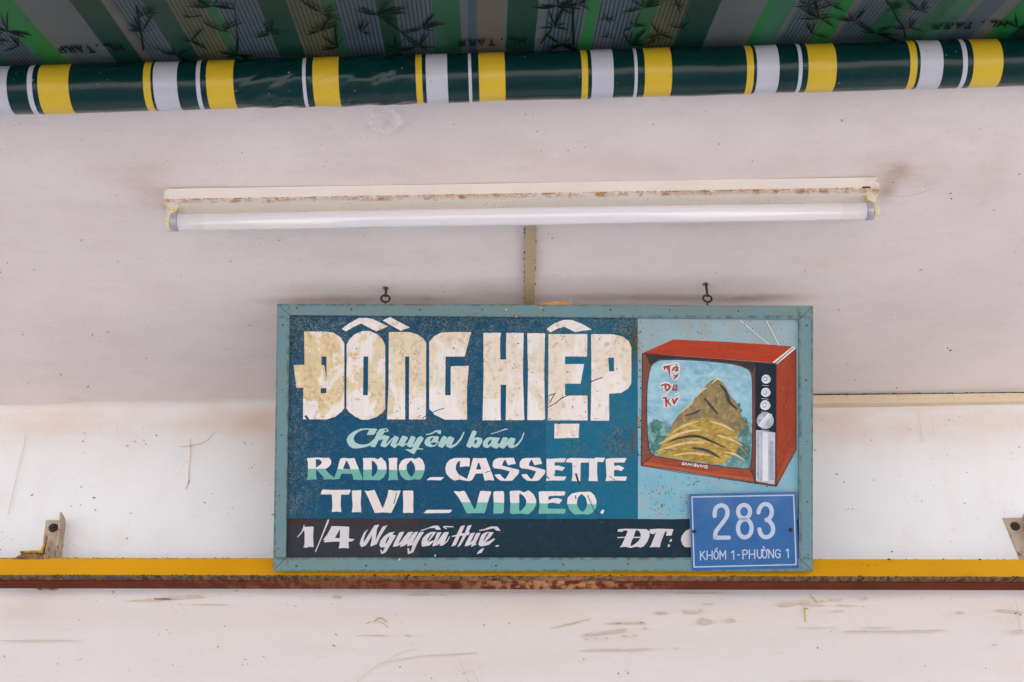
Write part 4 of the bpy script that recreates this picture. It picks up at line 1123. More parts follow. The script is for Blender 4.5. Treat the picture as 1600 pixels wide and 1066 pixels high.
# knobs
KD = brushed('knob_grey', '8d98a4', 'b4bcc4', None, (1, 1, 1), .4, 60)
for cx, cy, r in ((1197, 592.5, 7.2), (1196.5, 613.2, 7.4), (1195.6, 633.2, 8.0)):
    kb = P('knob', [(cx + r * math.cos(t) * (1.02 if t < 3 else .95), cy + r * .97 * math.sin(t)) for t in [2 * math.pi * k / 22 for k in range(22)]], WH, .0010, wob=.15)
    P('knob_shade', [(cx - 1.3 + r * .55 * math.cos(t), cy + r * .6 * math.sin(t)) for t in [2 * math.pi * k / 16 for k in range(16)]], KD, .0011, par=kb)
    P('knob_centre', blob_poly(cx - 1.8, cy - .2, r * .3, r * .28, 0, 12, .1), WH, .0012, par=kb)
    L2('knob_edge', [(cx + r * .75 * math.cos(t), cy + r * .75 * math.sin(t)) for t in [-1.2 + .3 * k for k in range(8)]], .8, KD, .00122, kb)
    for q in range(3): L2('knob_mark', [(cx - 6 + q * 3.6, cy + r + 2.4 + q * .35), (cx - 3.6 + q * 3.6, cy + r + 2.6 + q * .35)], .8, PG, .0010, kb)
cx, cy, r = 1195.7, 657.3, 13.3
kb = P('dial', [(cx + r * math.cos(t), cy + r * math.sin(t)) for t in [2 * math.pi * k / 30 for k in range(30)]], KD, .0010, wob=.2)
for a0, a1 in ((-1.2, -.2), (1.2, 2.6), (3.4, 4.3)):
    pts = [(cx, cy)] + [(cx + r * .93 * math.cos(a0 + (a1 - a0) * k / 6), cy + r * .93 * math.sin(a0 + (a1 - a0) * k / 6)) for k in range(7)]
    P('dial_gleam', pts, PG, .0011, par=kb, wob=0)
P('dial_grip', [(1184.5, 664.5), (1200.5, 645.5), (1206.5, 647.5), (1190, 668)], WH, .0012, par=kb)
L2('grip_line', [(1188, 666.5), (1204, 647.2)], 1.0, KD, .0013, kb)
L2('dial_mark', [(1189, 672.2), (1202, 673.2)], .8, PG, .0010, kb)

# screen, with a plain landscape
m = M('screen_paint', 0.42, 0.15)
X, Y, Z = m.xyz()
n = m.noise(26, 6, 0.65, (1, 1, 1.8), (1, 1, 1), .6); n5 = m.noise(75, 6, 0.7, (1, 1, 1), (6, 1, 1), .5)
c = m.mix(m.step(n, 0.36, 0.62), hexl('6fa6bd'), hexl('a3c6d2'))
c = m.mix(m.mul(m.step(n5, 0.52, 0.68), 0.5), c, hexl('b9d2da'))
lowm = m.step(m.math('ADD', Z, m.mul(m.math('SUBTRACT', n, .5), .10)), sv(655), sv(680), True)
c = m.mix(m.mul(lowm, .85), c, m.mix(m.step(n5, 0.40, 0.62), hexl('3f6f6c'), hexl('7fa8a2')))
edge_ = m.step(m.math('ADD', Z, m.mul(X, .13)), sv(712) + .02, sv(722) + .02)
c = m.mix(m.mul(edge_, .5), c, hexl('a9c6c6'))
m.col(c); m.bump(n5, .2, .0006)
scrn = [(1017, 574), (1021, 567.5), (1031, 562.8), (1060, 562.2), (1085, 563.2), (1109, 565), (1141, 568.6), (1160, 573), (1170, 578), (1174, 585), (1175.5, 600), (1175.8, 680), (1174, 724), (1172, 731), (1166, 733),
        (1130, 729.3), (1092, 724), (1050, 717.5), (1024, 713), (1017.5, 708.5), (1014, 700), (1011.5, 680), (1010.8, 640), (1011.3, 605), (1013.5, 588)]
screen = P('screen', scrn, m.m, .0009, .12, front, 0)
L2('screen_outline', chaikin(scrn, .12) + [chaikin(scrn, .12)[0]], .9, INK, .00102, front)
GRN = brushed('dark_leaf_green', '35625f', '4e8078', '86aca4', (1, 1, 1), .42, 90)
for (x, y, a_, b_) in ((1025, 668, 9, 13), (1033, 690, 12, 10), (1150, 640, 8, 12), (1160, 668, 10, 16), (1146, 700, 15, 12), (1164, 705, 8, 14), (1128, 716, 14, 7), (1100, 712, 12, 7), (1023, 700, 7, 8), (1060, 700, 14, 9)):
    P('foliage', blob_poly(x, y, a_, b_, 0, 22, .28), GRN, .00104 + rnd.uniform(0, .00004), .2, screen, 0)
OC = brushed('ochre_hill', 'bd9f4c', '927630', 'd8c690', (1, 1, 2), .42, 55)
CR = brushed('cream_hill_light', 'd6c49c', 'c9b070', 'e2d8bc', (1, 1, 2), .42, 60)
DK = brushed('hill_shadow', '2c3238', '474848', '5a5248', (1, 1, 2), .42, 60)
BR_ = brushed('brown_rock', '6f6450', '9a8450', 'b9ab88', (1.5, 1, 1), .42, 60)
P('far_ridge', [(1046, 672), (1052, 660), (1064, 644), (1078, 636), (1088, 618), (1098, 612), (1106, 598), (1120, 590), (1132, 600), (1140, 618), (1152, 630), (1158, 648), (1164, 664), (1158, 676), (1150, 680), (1100, 674), (1060, 676)], BR_, .00112, .2, screen)
P('hill', [(1026, 712), (1032, 698), (1040, 684), (1050, 672), (1066, 662), (1084, 655), (1104, 652), (1122, 656), (1138, 665), (1150, 678), (1156, 694), (1150, 708), (1140, 716), (1128, 727), (1092, 722), (1050, 716)], OC, .0012, .2, screen)
def brushmark(name, pts, wd, mat, w):
    p = smooth_line(pts, 5); n = len(p)
    ws = [wd * math.sin(math.pi * (0.06 + 0.88 * i / (n - 1))) + .25 for i in range(n)]
    paint(name, [[stroke_poly(p, ws)]], w, mat, screen)
for k, (pts, wd) in enumerate((([(1050, 676), (1070, 665), (1092, 658)], 3.2), ([(1030, 694), (1052, 682), (1076, 674), (1096, 672)], 3.6), ([(1108, 658), (1128, 664), (1148, 674)], 2.8), ([(1024, 706), (1048, 698), (1074, 692), (1100, 692)], 3.4),
                               ([(1120, 680), (1140, 686), (1160, 696)], 3.2), ([(1112, 600), (1121, 592), (1128, 597)], 2.4), ([(1088, 620), (1098, 610), (1106, 606)], 2.2), ([(1060, 648), (1074, 636), (1084, 628)], 2.2), ([(1052, 712), (1080, 708), (1110, 712)], 2.8), ([(1130, 706), (1148, 710), (1164, 720)], 2.6))):
    brushmark('hill_light', pts, wd, CR, .0013 + k * .000008)
for k, (pts, wd) in enumerate((([(1042, 692), (1064, 684), (1090, 682), (1112, 690), (1134, 700)], 4.0), ([(1080, 700), (1104, 704), (1126, 716)], 4.6), ([(1124, 600), (1134, 612), (1140, 628), (1152, 640)], 5), ([(1100, 622), (1112, 636), (1122, 648)], 3.6),
                               ([(1070, 650), (1084, 646), (1096, 640)], 2.6), ([(1146, 690), (1160, 702), (1170, 714)], 3.0), ([(1036, 702), (1056, 704)], 2.2), ([(1150, 652), (1164, 662), (1172, 668)], 3))):
    brushmark('hill_shade', pts, wd, DK if k < 2 else BR_ if k > 4 else DK, .0014 + k * .000008)
# lettering on the screen
O_ = (1015, 560, 11.84)
RED = brushed('red_letter_paint', 'a8443c', '8f4a44', 'b86a60')
glyphs = [[(250, 150), (290, 138), (345, 132), (430, 106), (378, 152), (386, 375), (325, 200), (303, 175), (275, 230), (256, 195)],
          [(400, 240), (430, 170), (500, 132), (540, 170), (530, 240), (480, 250), (463, 222), (500, 175), (455, 195), (420, 252)],
          [(455, 128), (498, 92), (538, 130), (520, 134), (498, 112), (470, 134)],
          [(422, 290), (462, 305), (480, 312), (550, 272), (520, 340), (465, 390), (430, 380), (462, 345)],
          [(205, 490), (290, 460), (360, 475), (402, 520), (380, 572), (285, 648), (310, 600), (282, 592), (270, 500), (212, 528)],
          [(410, 580), (440, 480), (468, 478), (450, 565), (478, 570), (480, 480), (512, 474), (510, 602), (478, 607), (415, 592)],
          [(225, 730), (312, 705), (330, 770), (402, 705), (352, 790), (412, 885), (385, 892), (330, 822), (322, 905), (290, 902), (280, 750), (230, 745)],
          [(408, 750), (440, 738), (460, 790), (480, 740), (552, 720), (500, 792), (465, 862), (430, 832)],
          [(478, 690), (560, 655), (552, 672), (490, 702)]]
def grow(p, d):
    n = len(p); ar = sum(p[i][0] * p[(i + 1) % n][1] - p[(i + 1) % n][0] * p[i][1] for i in range(n))
    sg = 1 if ar > 0 else -1
    out = []
    for i in range(n):
        a, b = p[i - 1], p[(i + 1) % n]
        dx, dy = b[0] - a[0], b[1] - a[1]; l = math.hypot(dx, dy) or 1
        out.append((p[i][0] + sg * dy / l * d, p[i][1] - sg * dx / l * d))
    return out
for gi, gl in enumerate(glyphs):
    paint('letter_outline', [[chaikin(tf(O_, grow(gl, 27)), .15)]], .00110 + gi * .000012, WH, screen)
dhole = [(318, 500), (352, 522), (335, 560), (312, 575)]
for gi, gl in enumerate(glyphs):
    lp = [tf(O_, gl)]
    if gi == 4: lp.append(tf(O_, dhole))
    paint('screen_letter', [lp], .00128, RED, screen)
Q_ = (1050, 710, 22.86)
names = [[(430, 282), (385, 298), (372, 322), (420, 345), (405, 372), (352, 352)], [(445, 375), (495, 300), (530, 385)], [(565, 388), (598, 325), (648, 388), (695, 345), (735, 408)], [(868, 347), (800, 350), (795, 375), (858, 398), (850, 430), (782, 418)],
         [(903, 370), (900, 430), (940, 450), (968, 382)], [(1010, 460), (1028, 375), (1092, 462), (1118, 392)], [(1258, 398), (1180, 402), (1152, 450), (1188, 492), (1252, 495), (1258, 445), (1215, 440)]]
for gl in names: segments('brand_letter', [tf(Q_, gl)], 1.1, lambda x, y, w: S(x, y, BOARD_W + w), .0010, WH, front, outv)
# outlines
for pts in ([(1003.6, 552.2), (1060, 557), (1130, 562), (1181, 566.6), (1212.6, 567.8)], [(1003.6, 552.2), (1003, 620), (1001.6, 727.5)], [(1001.6, 727.5), (1060, 738), (1130, 748), (1180, 755.5), (1213, 760.3)],
            [(1213, 760.3), (1243.5, 704)], [(1212.8, 568), (1212.4, 676), (1212.8, 760)], [(1180.6, 567), (1180.6, 672), (1180.4, 755)], [(1001.8, 727), (1019, 712.6)], [(1181, 753), (1172.5, 733)], [(1243.8, 545), (1244.3, 704)]):
    L2('ink_outline', pts, .9, INK, .00105)
ANT = brushed('antenna_grey', 'a7adb4', 'c3c8cc')
for (a_, b_) in (((1156, 501), (1201, 538.5)), ((1196.5, 500.5), (1217, 540))):
    r1 = L2('aerial', [a_, b_], 2.4, ANT, .0004)
    L2('aerial_light', [(a_[0] + .6, a_[1]), (b_[0] + .6, b_[1])], .9, WH, .00048, r1)
    L2('aerial_shade', [(a_[0] - .9, a_[1] + .6), (b_[0] - .9, b_[1] + .2)], .6, GD, .00049, r1)
L2('edge_highlight', [(1245, 546), (1245.6, 700), (1244, 708)], 1.0, brushed('pale_edge', 'a9c3cb', '9ab8c2'), .0004)

# ------------------------------------------------------------------ house number plate, screwed over the sign's corner
m = M('blue_enamel', 0.12, 0.5)
n = m.noise(30, 3)
m.col(m.mix(m.step(n, .35, .65), hexl('1c5a98'), hexl('24629c')))
m.b.inputs['Coat Weight'].default_value = 0.5; m.b.inputs['Coat Roughness'].default_value = 0.05
m.bump(m.noise(14, 2, .5, None, (1, 0, 1)), 0.25, 0.006)
PB = m.m
m = M('white_reflective', 0.3, 0.5); m.col(m.mix(m.noise(60, 4), hexl('aab9cf'), hexl('bac6d8'))); PW = m.m
plate = thing('number_plate', 'blue enamel house number plate reading 283 screwed over the sign corner', 'number plate', bp_, (th, 0, 0))
PQ = [(1076.3, 772.5), (1243.8, 768.4), (1248.3, 888.2), (1081, 891.6)]
WP = 0.0022
f = [S(x, y, WP) for x, y in PQ]; bk = [p + Vector((0, 0.0012, 0)) for p in f]
o = from_data('plate', f + bk, [(0, 1, 2, 3), (7, 6, 5, 4), (0, 4, 5, 1), (1, 5, 6, 2), (2, 6, 7, 3), (3, 7, 4, 0)], PB, plate)
b = o.modifiers.new('bevel', 'BEVEL'); b.width = 0.0004
def onplate(name, shapes, mat, w=.0002, par=None): return sheet(name, shapes, lambda x, y: S(x, y, WP + w), mat, par or plate, outv)
R_ = (1070, 760, 7.616)
ob = [(78, 120), (1302, 98), (1332, 938), (104, 968)]; ib = [(92, 134), (1289, 112), (1317, 925), (118, 953)]
onplate('border_line', [[tf(R_, ob), tf(R_, ib)]], PW)
two = smooth_line([(355, 352), (358, 300), (378, 252), (432, 226), (482, 245), (508, 295), (500, 355), (465, 415), (405, 490), (368, 548), (360, 612)], 4)
def sc_(p): return tf(R_, p)
def stroke(p, wz): return [stroke_poly(sc_(p), wz / R_[2])]
onplate('digit', [stroke(two, 50), stroke([(362, 612), (524, 611)], 50)], PW)
def ring(cx, cy, rx, ry, wz, n=36):
    o_ = [(cx + (rx + wz / 2) * math.cos(2 * math.pi * i / n), cy + (ry + wz / 2) * math.sin(2 * math.pi * i / n)) for i in range(n)]
    i_ = [(cx + (rx - wz / 2) * math.cos(2 * math.pi * i / n), cy + (ry - wz / 2) * math.sin(2 * math.pi * i / n)) for i in range(n)]
    return [sc_(o_), sc_(i_)]
onplate('digit', [ring(705, 302, 71, 80, 50), ring(714, 500, 81, 108, 50)], PW)
up3 = smooth_line([(876, 312), (892, 262), (925, 222), (965, 212), (1008, 230), (1034, 285), (1030, 340), (1005, 382), (975, 402)], 4)
lo3 = smooth_line([(972, 398), (1012, 420), (1044, 470), (1050, 530), (1025, 580), (982, 604), (935, 598), (902, 562), (888, 512)], 4)
d3 = onplate('digit', [stroke(up3, 50)], PW)
onplate('digit_curve', [stroke(lo3, 50)], PW, .00026, d3)
TW = 13
small = [[[(185, 775), (187, 878)], [(235, 772), (190, 828)], [(205, 815), (245, 875)]], [[(265, 770), (265, 873)], [(325, 768), (325, 870)], [(265, 822), (325, 820)]],
         [ellipse_line(373, 818, 26, 48), [(364, 757), (388, 737)]], [[(420, 870), (419, 767), (452, 832), (484, 765), (487, 866)]], [[(553, 787), (580, 767), (583, 868)]], [[(627, 817), (653, 816)]],
         [[(693, 865), (690, 760), (722, 759), (742, 772), (745, 790), (733, 808), (692, 812)]], [[(768, 862), (768, 757)], [(830, 755), (832, 860)], [(768, 810), (832, 808)]],
         [[(862, 756), (864, 828), (885, 857), (905, 850), (916, 825), (912, 754)], [(912, 768), (930, 760), (932, 745)]], [ellipse_line(950, 805, 26, 48), [(968, 775), (984, 765), (985, 747)], [(930, 717), (953, 736)]],
         [[(1000, 855), (999, 754), (1055, 852), (1056, 752)]], [[(1137, 772), (1115, 752), (1090, 757), (1078, 790), (1082, 830), (1105, 852), (1130, 842), (1137, 805), (1112, 805)]], [[(1206, 767), (1228, 747), (1232, 852)]]]
for gl in small:
    segments('letter', [sc_(s_) for s_ in gl], TW / R_[2], lambda x, y, w: S(x, y, WP + w), .0002, PW, plate, outv)
for x, y in ((1084.9, 830.5), (1235.3, 828)):
    p = S(x, y, WP); s_ = disc('screw', p, 0.0038, 0.0016, grainy('plate_screw', hexl('16181a'), .4), plate, 14)
    b = s_.modifiers.new('bevel', 'BEVEL'); b.width = .0006

# ------------------------------------------------------------------ hooks in the soffit
IRON = grainy('rusty_iron', hexl('3a2c26'), 0.75, .3, 300)
WASH = grainy('old_wire', hexl('7d745c'), 0.6, .3, 300)
def hook(px, py, label):
    b0 = onC(px, py); zr = hitY(px + .5, 466.2, YT).z - b0.z
    b0.y = YT
    b0 = Vector((b0.x, YT, ceil_z(b0.x)))
    h = thing('ceiling_hook', label, 'hook', b0, (0, 0, 0), 'hooks holding the sign')
    zr = hitY(px + .5, 466.6, YT).z - b0.z
    Rr, tr_ = 0.0080, 0.0020
    pts = [(Rr * math.sin(2 * math.pi * k / 30), 0.0006 * math.sin(2 * math.pi * k / 30), zr + Rr * math.cos(2 * math.pi * k / 30)) for k in range(30)]
    tube('ring', pts, tr_, IRON, h, 10, True)
    tube('shank', [(0, 0, 0.001), (0.0002, 0, -0.006), (0.0004, 0, zr + Rr + 0.004), (0, -.001, zr + Rr - 0.001), (0.0006, 0.0004, zr + Rr - 0.0042)], [.0026, .0024, .0024, .0027, .0016], IRON, h)
    wv = [(0.0052 * math.cos(t) - .0005, 0.0052 * math.sin(t), -0.0015 - .0004 * t) for t in [0.3 * k for k in range(19)]]
    tube('wire_turn', wv, .00085, WASH, h, 8)
    vs = [(.0075 * math.cos(t), .0075 * math.sin(t), z) for z in (0, -.0009) for t in [2 * math.pi * k / 16 for k in range(16)]]
    tube('eye_screw', [(0.0, .004, zr - Rr * .9), (0, .012, zr - Rr * .9 - .008)], .0014, IRON, h)
hook(603.2, 447.5, 'rusty eye hook above the sign, left of the vertical cable cover')
hook(1101.8, 449, 'rusty eye hook above the sign, right of the vertical cable cover')

# ------------------------------------------------------------------ sliver of wood on top of the sign
WD = M('orange_wood', 0.7, 0.3)
WD.col(WD.mix(WD.step(WD.noise(40, 6, .6, (1, 3, 6)), .4, .6), hexl('d19a5c'), hexl('b6773a')))
prof = [(840, 475.2), (852, 473.4), (866, 471.2), (878, 471.0), (889, 471.8), (895, 473.0), (895, 476.6), (868, 476.4), (840, 476.2)]
ptsf = [S(x, y, -0.006) for x, y in prof]; base_ = S(868, 476.6, -0.006)
vs = [p + Vector((0, d, 0)) for d in (0, 0.012) for p in ptsf]; n = len(ptsf)
fs = [(i, (i + 1) % n, n + (i + 1) % n, n + i) for i in range(n)] + [tuple(range(n)), tuple(range(2 * n - 1, n - 1, -1))]
shim = from_data('wood_splinter', [SIGN_M @ v - SIGN_M @ base_ for v in vs], fs, WD.m)
shim.location = SIGN_M @ base_
tag(shim, 'thin orange splinter of wood lying on the top edge of the sign', 'wood splinter')

# ------------------------------------------------------------------ awning: roller with striped vinyl, and the canopy
rl, rr_ = hitY(0, 142.0, 1.532), hitY(1600, 97.2, 1.532)
dirx = (rr_ - rl).normalized(); LEN = (rr_ - rl).length
RAD_ = 0.0372
SLOPE = R(27.9)
awn = thing('awning', 'rolled green, white and yellow striped vinyl awning with a bamboo print canopy', 'awning', rl)
zz = dirx.cross(Vector((0, 1, 0))).normalized()
if zz.z < 0: zz = -zz
yy = zz.cross(dirx)
AM = Matrix(((dirx.x, yy.x, zz.x, rl.x), (dirx.y, yy.y, zz.y, rl.y), (dirx.z, yy.z, zz.z, rl.z), (0, 0, 0, 1)))
awn.matrix_world = AM
AI = AM.inverted()
def rx_(px):     # position along the roller for a photo column, measured at its middle line
    py = 142.0 + (97.2 - 142.0) * px / 1600
    p = hit(px, py, rl + Vector((0, -RAD_ * math.cos(ALPHA), -RAD_ * math.sin(ALPHA))), FW)
    return (AI @ p).x
bands = [(-262 + 58, -262 + 107, 'y'), (-40, -29, 'y'), (-25, 10, 'w'), (41.5, 49.5, 'w'), (58, 106, 'y'), (222, 233.5, 'y'), (237.5, 275, 'w'), (304.5, 311, 'w'), (320.5, 363, 'y'), (471, 476.5, 'w'), (487, 528, 'y'),
         (649, 659, 'y'), (665, 699, 'w'), (732, 737, 'w'), (748.5, 790, 'y'), (911, 921, 'y'), (927, 961.5, 'w'), (994.5, 999.5, 'w'), (1011, 1054, 'y'), (1173, 1184, 'y'), (1189, 1224.5, 'w'), (1255.5, 1261.5, 'w'),
         (1271, 1316, 'y'), (1433.5, 1445, 'y'), (1450, 1486.5, 'w'), (1518, 1525.5, 'w'), (1535, 1582, 'y'), (1698, 1710, 'y'), (1714, 1752, 'w')]
m = M('green_vinyl', 0.17, 0.32)
X, Y, Z = m.xyz()
g0 = hexl('06302f')
c = m.mix(m.step(m.noise(9, 4), .35, .65), g0, shade(g0, .85))
nv = m.noise(300, 4, .6)
def vinyl(c, extra):
    c = m.mix(m.mul(m.step(m.noise(190, 3, .5, None, (5, 5, 5)), 0.715, 0.74), 0.8), c, extra)
    return c
m.col(vinyl(c, hexl('8fa39a')))
fold = m.mx(m.blob((rx_(420), 0, 0), (.13, 1, 1)), m.mul(m.blob((rx_(590), 0, 0), (.10, 1, 1)), .8))
wv = m.noise(14, 2, .4, (1, 0.5, 0.5), (3, 3, 3), 1.2)
m.bump(m.math('ADD', m.mul(wv, fold, 1.6), m.mul(nv, .02)), 0.6, 0.012)
VG = m.m
def band_mat(name, h):
    global m
    m = M(name, 0.35, 0.45)
    c = m.mix(m.step(m.noise(6, 4), .35, .65), hexl(h), shade(hexl(h), .9))
    c = m.mix(m.mul(m.step(m.noise(150, 3, .6, None, (2, 5, 5)), 0.70, 0.74), 0.75), c, hexl('5c4426'))
    m.col(c)
    fold = m.mx(m.blob((rx_(420), 0, 0), (.13, 1, 1)), m.mul(m.blob((rx_(590), 0, 0), (.10, 1, 1)), .8))
    wv = m.noise(14, 2, .4, (1, 0.5, 0.5), (3, 3, 3), 1.2)
    m.bump(m.mul(wv, fold, 1.6), 0.6, 0.012)
    return m.m
VY, VW = band_mat('yellow_vinyl', 'd9b62c'), band_mat('white_vinyl', 'c6c6d0')
# roller as one cloth tube cut into its stripes; each stripe a part
def rad_at(x, t):
    r = RAD_
    f1 = math.exp(-((x - rx_(425)) / .075) ** 2); f2 = math.exp(-((x - rx_(590)) / .06) ** 2)
    u = x * 60 + 5.5 * t; v_ = x * 95 - 3.2 * t + 1.3 * math.sin(t * 3 + x * 20)
    r += (0.0015 * f1 + 0.0013 * f2) * (abs(math.sin(u)) ** .5 - .7) + 0.0008 * (f1 + f2) * math.sin(v_)
    r += 0.00035 * math.sin(x * 24 + 2 * t) * math.sin(x * 9 + 1) + 0.0002 * math.sin(x * 70 - 3 * t)
    r += 0.0003 * math.sin(x * 31 + t)
    sag = 0.0025 * math.exp(-((x - rx_(560)) / .06) ** 2) - 0.0016 * math.exp(-((x - rx_(330)) / .2) ** 2) * 0
    if math.sin(t) < 0: r += -sag * math.sin(t) * 0.6
    return r
cuts = []
X0 = rx_(-420); X1 = rx_(2020)
cur = X0
for a0, b0, k in sorted(bands):
    cuts.append((cur, rx_(a0), 'g')); cuts.append((rx_(a0), rx_(b0), k)); cur = rx_(b0)
cuts.append((cur, X1, 'g'))
SEG = 96
for (a0, b0, k) in cuts:
    n = max(2, int((b0 - a0) / 0.003))
    vs, fs = [], []
    for i in range(n + 1):
        x = a0 + (b0 - a0) * i / n
        for q in range(SEG):
            t = 2 * math.pi * q / SEG
            r = rad_at(x, t)
            # the free edge of a band is not perfectly straight
            vs.append((x + 0.0006 * math.sin(3 * t + a0 * 50) * (1 if i in (0, n) else 0) * 0, r * math.cos(t), r * math.sin(t)))
    for i in range(n):
        for q in range(SEG):
            fs.append((i * SEG + q, i * SEG + (q + 1) % SEG, (i + 1) * SEG + (q + 1) % SEG, (i + 1) * SEG + q))
    from_data({'g': 'green_band', 'y': 'yellow_band', 'w': 'white_band'}[k], vs, fs, {'g': VG, 'y': VY, 'w': VW}[k], awn, True)

# canopy: from the top of the roller out over the street, sloping down
cn = Vector((0, -math.sin(SLOPE), math.cos(SLOPE))); cdv = Vector((0, -math.cos(SLOPE), -math.sin(SLOPE)))
can0 = cn * (RAD_ + 0.0008)              # in the awning's own axes
def canopy_world():
    o_ = AM @ can0; nn = (AM.to_3x3() @ cn).normalized(); return o_, nn
co, cnn = canopy_world()
def A3(px, py, off=0.0):
    p = hit(px, py, co - cnn * off, cnn)
    return AI @ p
def tx(px, py=None):
    # column of a stripe at its foot, just above the roller
    y = 103 + (58 - 103) * px / 1600
    return A3(px, y).x
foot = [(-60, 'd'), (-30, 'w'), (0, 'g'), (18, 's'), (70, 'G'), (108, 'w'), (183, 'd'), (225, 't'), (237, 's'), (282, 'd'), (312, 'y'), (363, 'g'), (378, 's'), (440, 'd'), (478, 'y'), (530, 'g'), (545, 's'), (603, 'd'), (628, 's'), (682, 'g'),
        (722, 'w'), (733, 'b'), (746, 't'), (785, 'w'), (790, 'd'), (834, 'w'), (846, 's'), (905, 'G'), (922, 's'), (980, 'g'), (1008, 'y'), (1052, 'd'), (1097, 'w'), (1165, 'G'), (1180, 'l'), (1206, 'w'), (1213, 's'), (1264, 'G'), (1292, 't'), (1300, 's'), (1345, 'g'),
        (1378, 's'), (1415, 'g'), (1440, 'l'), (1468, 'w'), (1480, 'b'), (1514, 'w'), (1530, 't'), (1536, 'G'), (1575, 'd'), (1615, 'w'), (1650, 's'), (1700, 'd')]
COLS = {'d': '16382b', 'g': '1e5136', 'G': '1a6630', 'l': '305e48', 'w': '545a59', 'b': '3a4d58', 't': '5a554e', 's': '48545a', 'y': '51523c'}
def canopy_mat(key):
    mm = M('canopy_' + {'d': 'dark_green', 'g': 'green', 'G': 'bright_green', 'l': 'light_green', 'w': 'grey_white', 'b': 'blue_grey', 't': 'beige', 's': 'lined_grey', 'y': 'lined_yellow'}[key], 0.5, 0.15)
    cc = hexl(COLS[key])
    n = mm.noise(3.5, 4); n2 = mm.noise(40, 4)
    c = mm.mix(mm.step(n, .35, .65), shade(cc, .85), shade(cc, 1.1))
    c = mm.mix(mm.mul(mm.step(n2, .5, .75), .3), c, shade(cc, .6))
    if key in 'sy':
        X, Y, Z = mm.xyz()
        wv = mm.math('SINE', mm.math('MULTIPLY', X, 2 * math.pi / 0.0062))
        c = mm.mix(mm.mul(mm.step(wv, .15, .6), .8), c, hexl('17272b'))
    mm.col(c)
    t = mm.t
    tr_ = t.nodes.new('ShaderNodeBsdfTranslucent'); mx_ = t.nodes.new('ShaderNodeMixShader')
    mm.put(tr_.inputs['Color'], c)
    mx_.inputs[0].default_value = 0.05
    outn = [q for q in t.nodes if q.type == 'OUTPUT_MATERIAL'][0]
    t.links.new(mm.b.outputs[0], mx_.inputs[1]); t.links.new(tr_.outputs[0], mx_.inputs[2]); t.links.new(mx_.outputs[0], outn.inputs[0])
    return mm.m
CM = {k: canopy_mat(k) for k in COLS}
CLEN = 0.60
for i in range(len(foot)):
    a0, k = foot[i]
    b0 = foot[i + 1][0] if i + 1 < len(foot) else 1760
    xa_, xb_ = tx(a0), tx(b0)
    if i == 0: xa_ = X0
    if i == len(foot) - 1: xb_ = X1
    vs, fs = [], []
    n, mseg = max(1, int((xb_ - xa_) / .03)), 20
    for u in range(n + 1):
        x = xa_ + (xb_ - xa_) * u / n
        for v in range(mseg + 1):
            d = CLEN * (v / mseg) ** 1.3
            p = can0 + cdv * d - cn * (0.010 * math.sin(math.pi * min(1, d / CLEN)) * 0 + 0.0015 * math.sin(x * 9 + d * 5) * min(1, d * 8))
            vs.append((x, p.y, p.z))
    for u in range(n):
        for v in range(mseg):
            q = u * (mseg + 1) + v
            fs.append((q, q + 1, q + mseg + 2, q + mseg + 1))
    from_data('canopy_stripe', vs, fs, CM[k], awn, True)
# bamboo sprays printed on the cloth
LEAF = M('printed_leaf', 0.6, 0.05); LEAF.col(LEAF.mix(LEAF.noise(30, 4), hexl('0b1a13'), hexl('142c20')))
def leafshape(x, y, ang, ln, wd):
    ca, sa = math.cos(ang), math.sin(ang)
    pts = []
    for t, h in ((0, .15), (.2, .7), (.45, 1), (.75, .55), (1, 0), (.75, -.5), (.45, -.9), (.2, -.6), (0, -.15)):
        px_, py_ = t * ln, h * wd / 2 + .12 * ln * t * t
        pts.append((x + px_ * ca - py_ * sa, y + px_ * sa + py_ * ca))
    return pts
def spray(cx, cy, s):
    out = []
    n = rnd.randint(6, 9)
    for k in range(n):
        a = rnd.choice([1, -1]) * rnd.uniform(0, .55) + (math.pi if k % 2 else 0)
        if rnd.random() < .3: a = -math.pi / 2 + rnd.uniform(-.9, .9)
        l_ = s * rnd.uniform(.5, 1.25)
        out.append([leafshape(cx + rnd.uniform(-2, 2), cy + rnd.uniform(-1, 1), a, l_, max(1.0, l_ * rnd.uniform(.07, .16)))])
    return out
sp = []
for (x, y, s) in ((12, 48, 34), (30, 70, 26), (222, 47, 30), (225, 20, 20), (275, 84, 32), (300, 63, 24), (345, 47, 30), (372, 85, 36), (332, 8, 34), (300, 25, 18), (422, 51, 22), (500, 46, 26), (503, 18, 34), (528, 72, 34), (592, 22, 44), (565, 48, 20),
                  (660, 42, 30), (655, 72, 26), (618, 74, 24), (866, 40, 30), (878, 68, 28), (870, 8, 34), (905, 5, 30), (948, 28, 14), (1005, 10, 34), (990, 40, 22), (985, 68, 30), (1030, 52, 22), (1065, 42, 22), (1058, 4, 22), (1025, 60, 18), (1280, 27, 36), (1270, 52, 30),
                  (1335, 30, 26), (1370, 50, 34), (1395, 12, 26), (1440, 15, 28), (1420, 42, 22), (1300, 5, 24), (952, 56, 12), (1262, 8, 26), (1590, 40, 20), (-10, 60, 26)):
    sp += spray(x, y + 2, s)
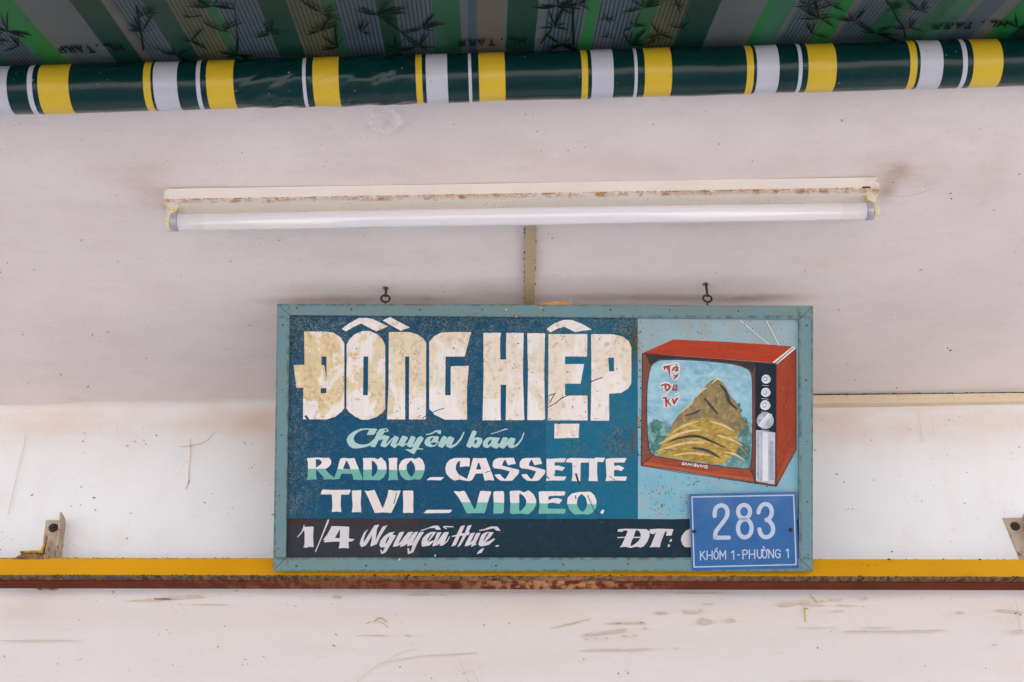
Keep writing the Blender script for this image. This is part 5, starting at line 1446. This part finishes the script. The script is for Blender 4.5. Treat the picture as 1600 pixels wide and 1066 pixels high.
for pts, wd in (([(595, 28), (620, 45), (640, 60), (665, 75)], 2.2), ([(1392, 8), (1402, 30), (1412, 45), (1414, 60)], 2.4), ([(213, 10), (220, 48), (224, 78)], 3.5), ([(1056, 0), (1062, 18)], 2), ([(365, 5), (370, 45), (368, 60)], 1.5), ([(895, 15), (896, 70)], 4), ([(845, 68), (862, 45)], 2.5), ([(868, 38), (882, 10)], 4)):
    sp.append([stroke_poly(smooth_line(pts, 4), wd)])
def putA(px, py): return A3(px, py, 0.0026)
o = sheet('printed_leaves', sp, putA, LEAF.m, awn, Vector((0, 0, -1))); o['kind'] = 'stuff'
# the maker's lettering, upside down as seen from below
def glyph_text(x0, y0, x1, y1, tilt):
    segs = {'H': [[(0, 0), (0, 1)], [(1, 0), (1, 1)], [(0, .5), (1, .5)]], 'L': [[(0, 0), (0, 1)], [(0, 0), (1, 0)]], '.': [[(.3, 0), (.6, 0)]], 'T': [[(.5, 0), (.5, 1)], [(0, 1), (1, 1)]], 'A': [[(0, 0), (.5, 1), (1, 0)], [(.2, .35), (.8, .35)]],
            'R': [[(0, 0), (0, 1), (.8, .9), (.8, .55), (0, .5)], [(.4, .5), (1, 0)]], 'P': [[(0, 0), (0, 1), (.9, .95), (.9, .55), (0, .5)]]}
    txt = 'HL.TARP'; n = len(txt); cw = 1 / n
    res = []
    for i, ch in enumerate(txt):
        sh = []
        for sg in segs[ch]:
            pts = []
            for (u, v) in sg:
                U = (i + .12 + u * .66) * cw          # reading direction
                px_ = x1 + (x0 - x1) * U; py_ = y0 + (y1 - y0) * (v) + tilt * (px_ - x0)
                px_ += (v) * (y1 - y0) * .9 * (1 if x0 < 500 else (0.1 if x0 < 900 else -.9))
                pts.append((px_, py_))
            sh.append([stroke_poly(pts, 3.0, False)])
        res.append(sh)
    return res
for (xa_, ya_, xb_, yb2, tl) in ((82, 73, 188, 83, -.025), (712, 63, 822, 72, -.025), (1098, -9, 1210, -1, -.025), (1458, 37, 1578, 46, -.03), (-280, 86, -170, 96, -.025)):
    for sh in glyph_text(xa_, ya_, xb_, yb2, tl):
        sheet('printed_letter', sh, lambda x, y: A3(x, y, .0032), LEAF.m, awn, Vector((0, 0, -1)))
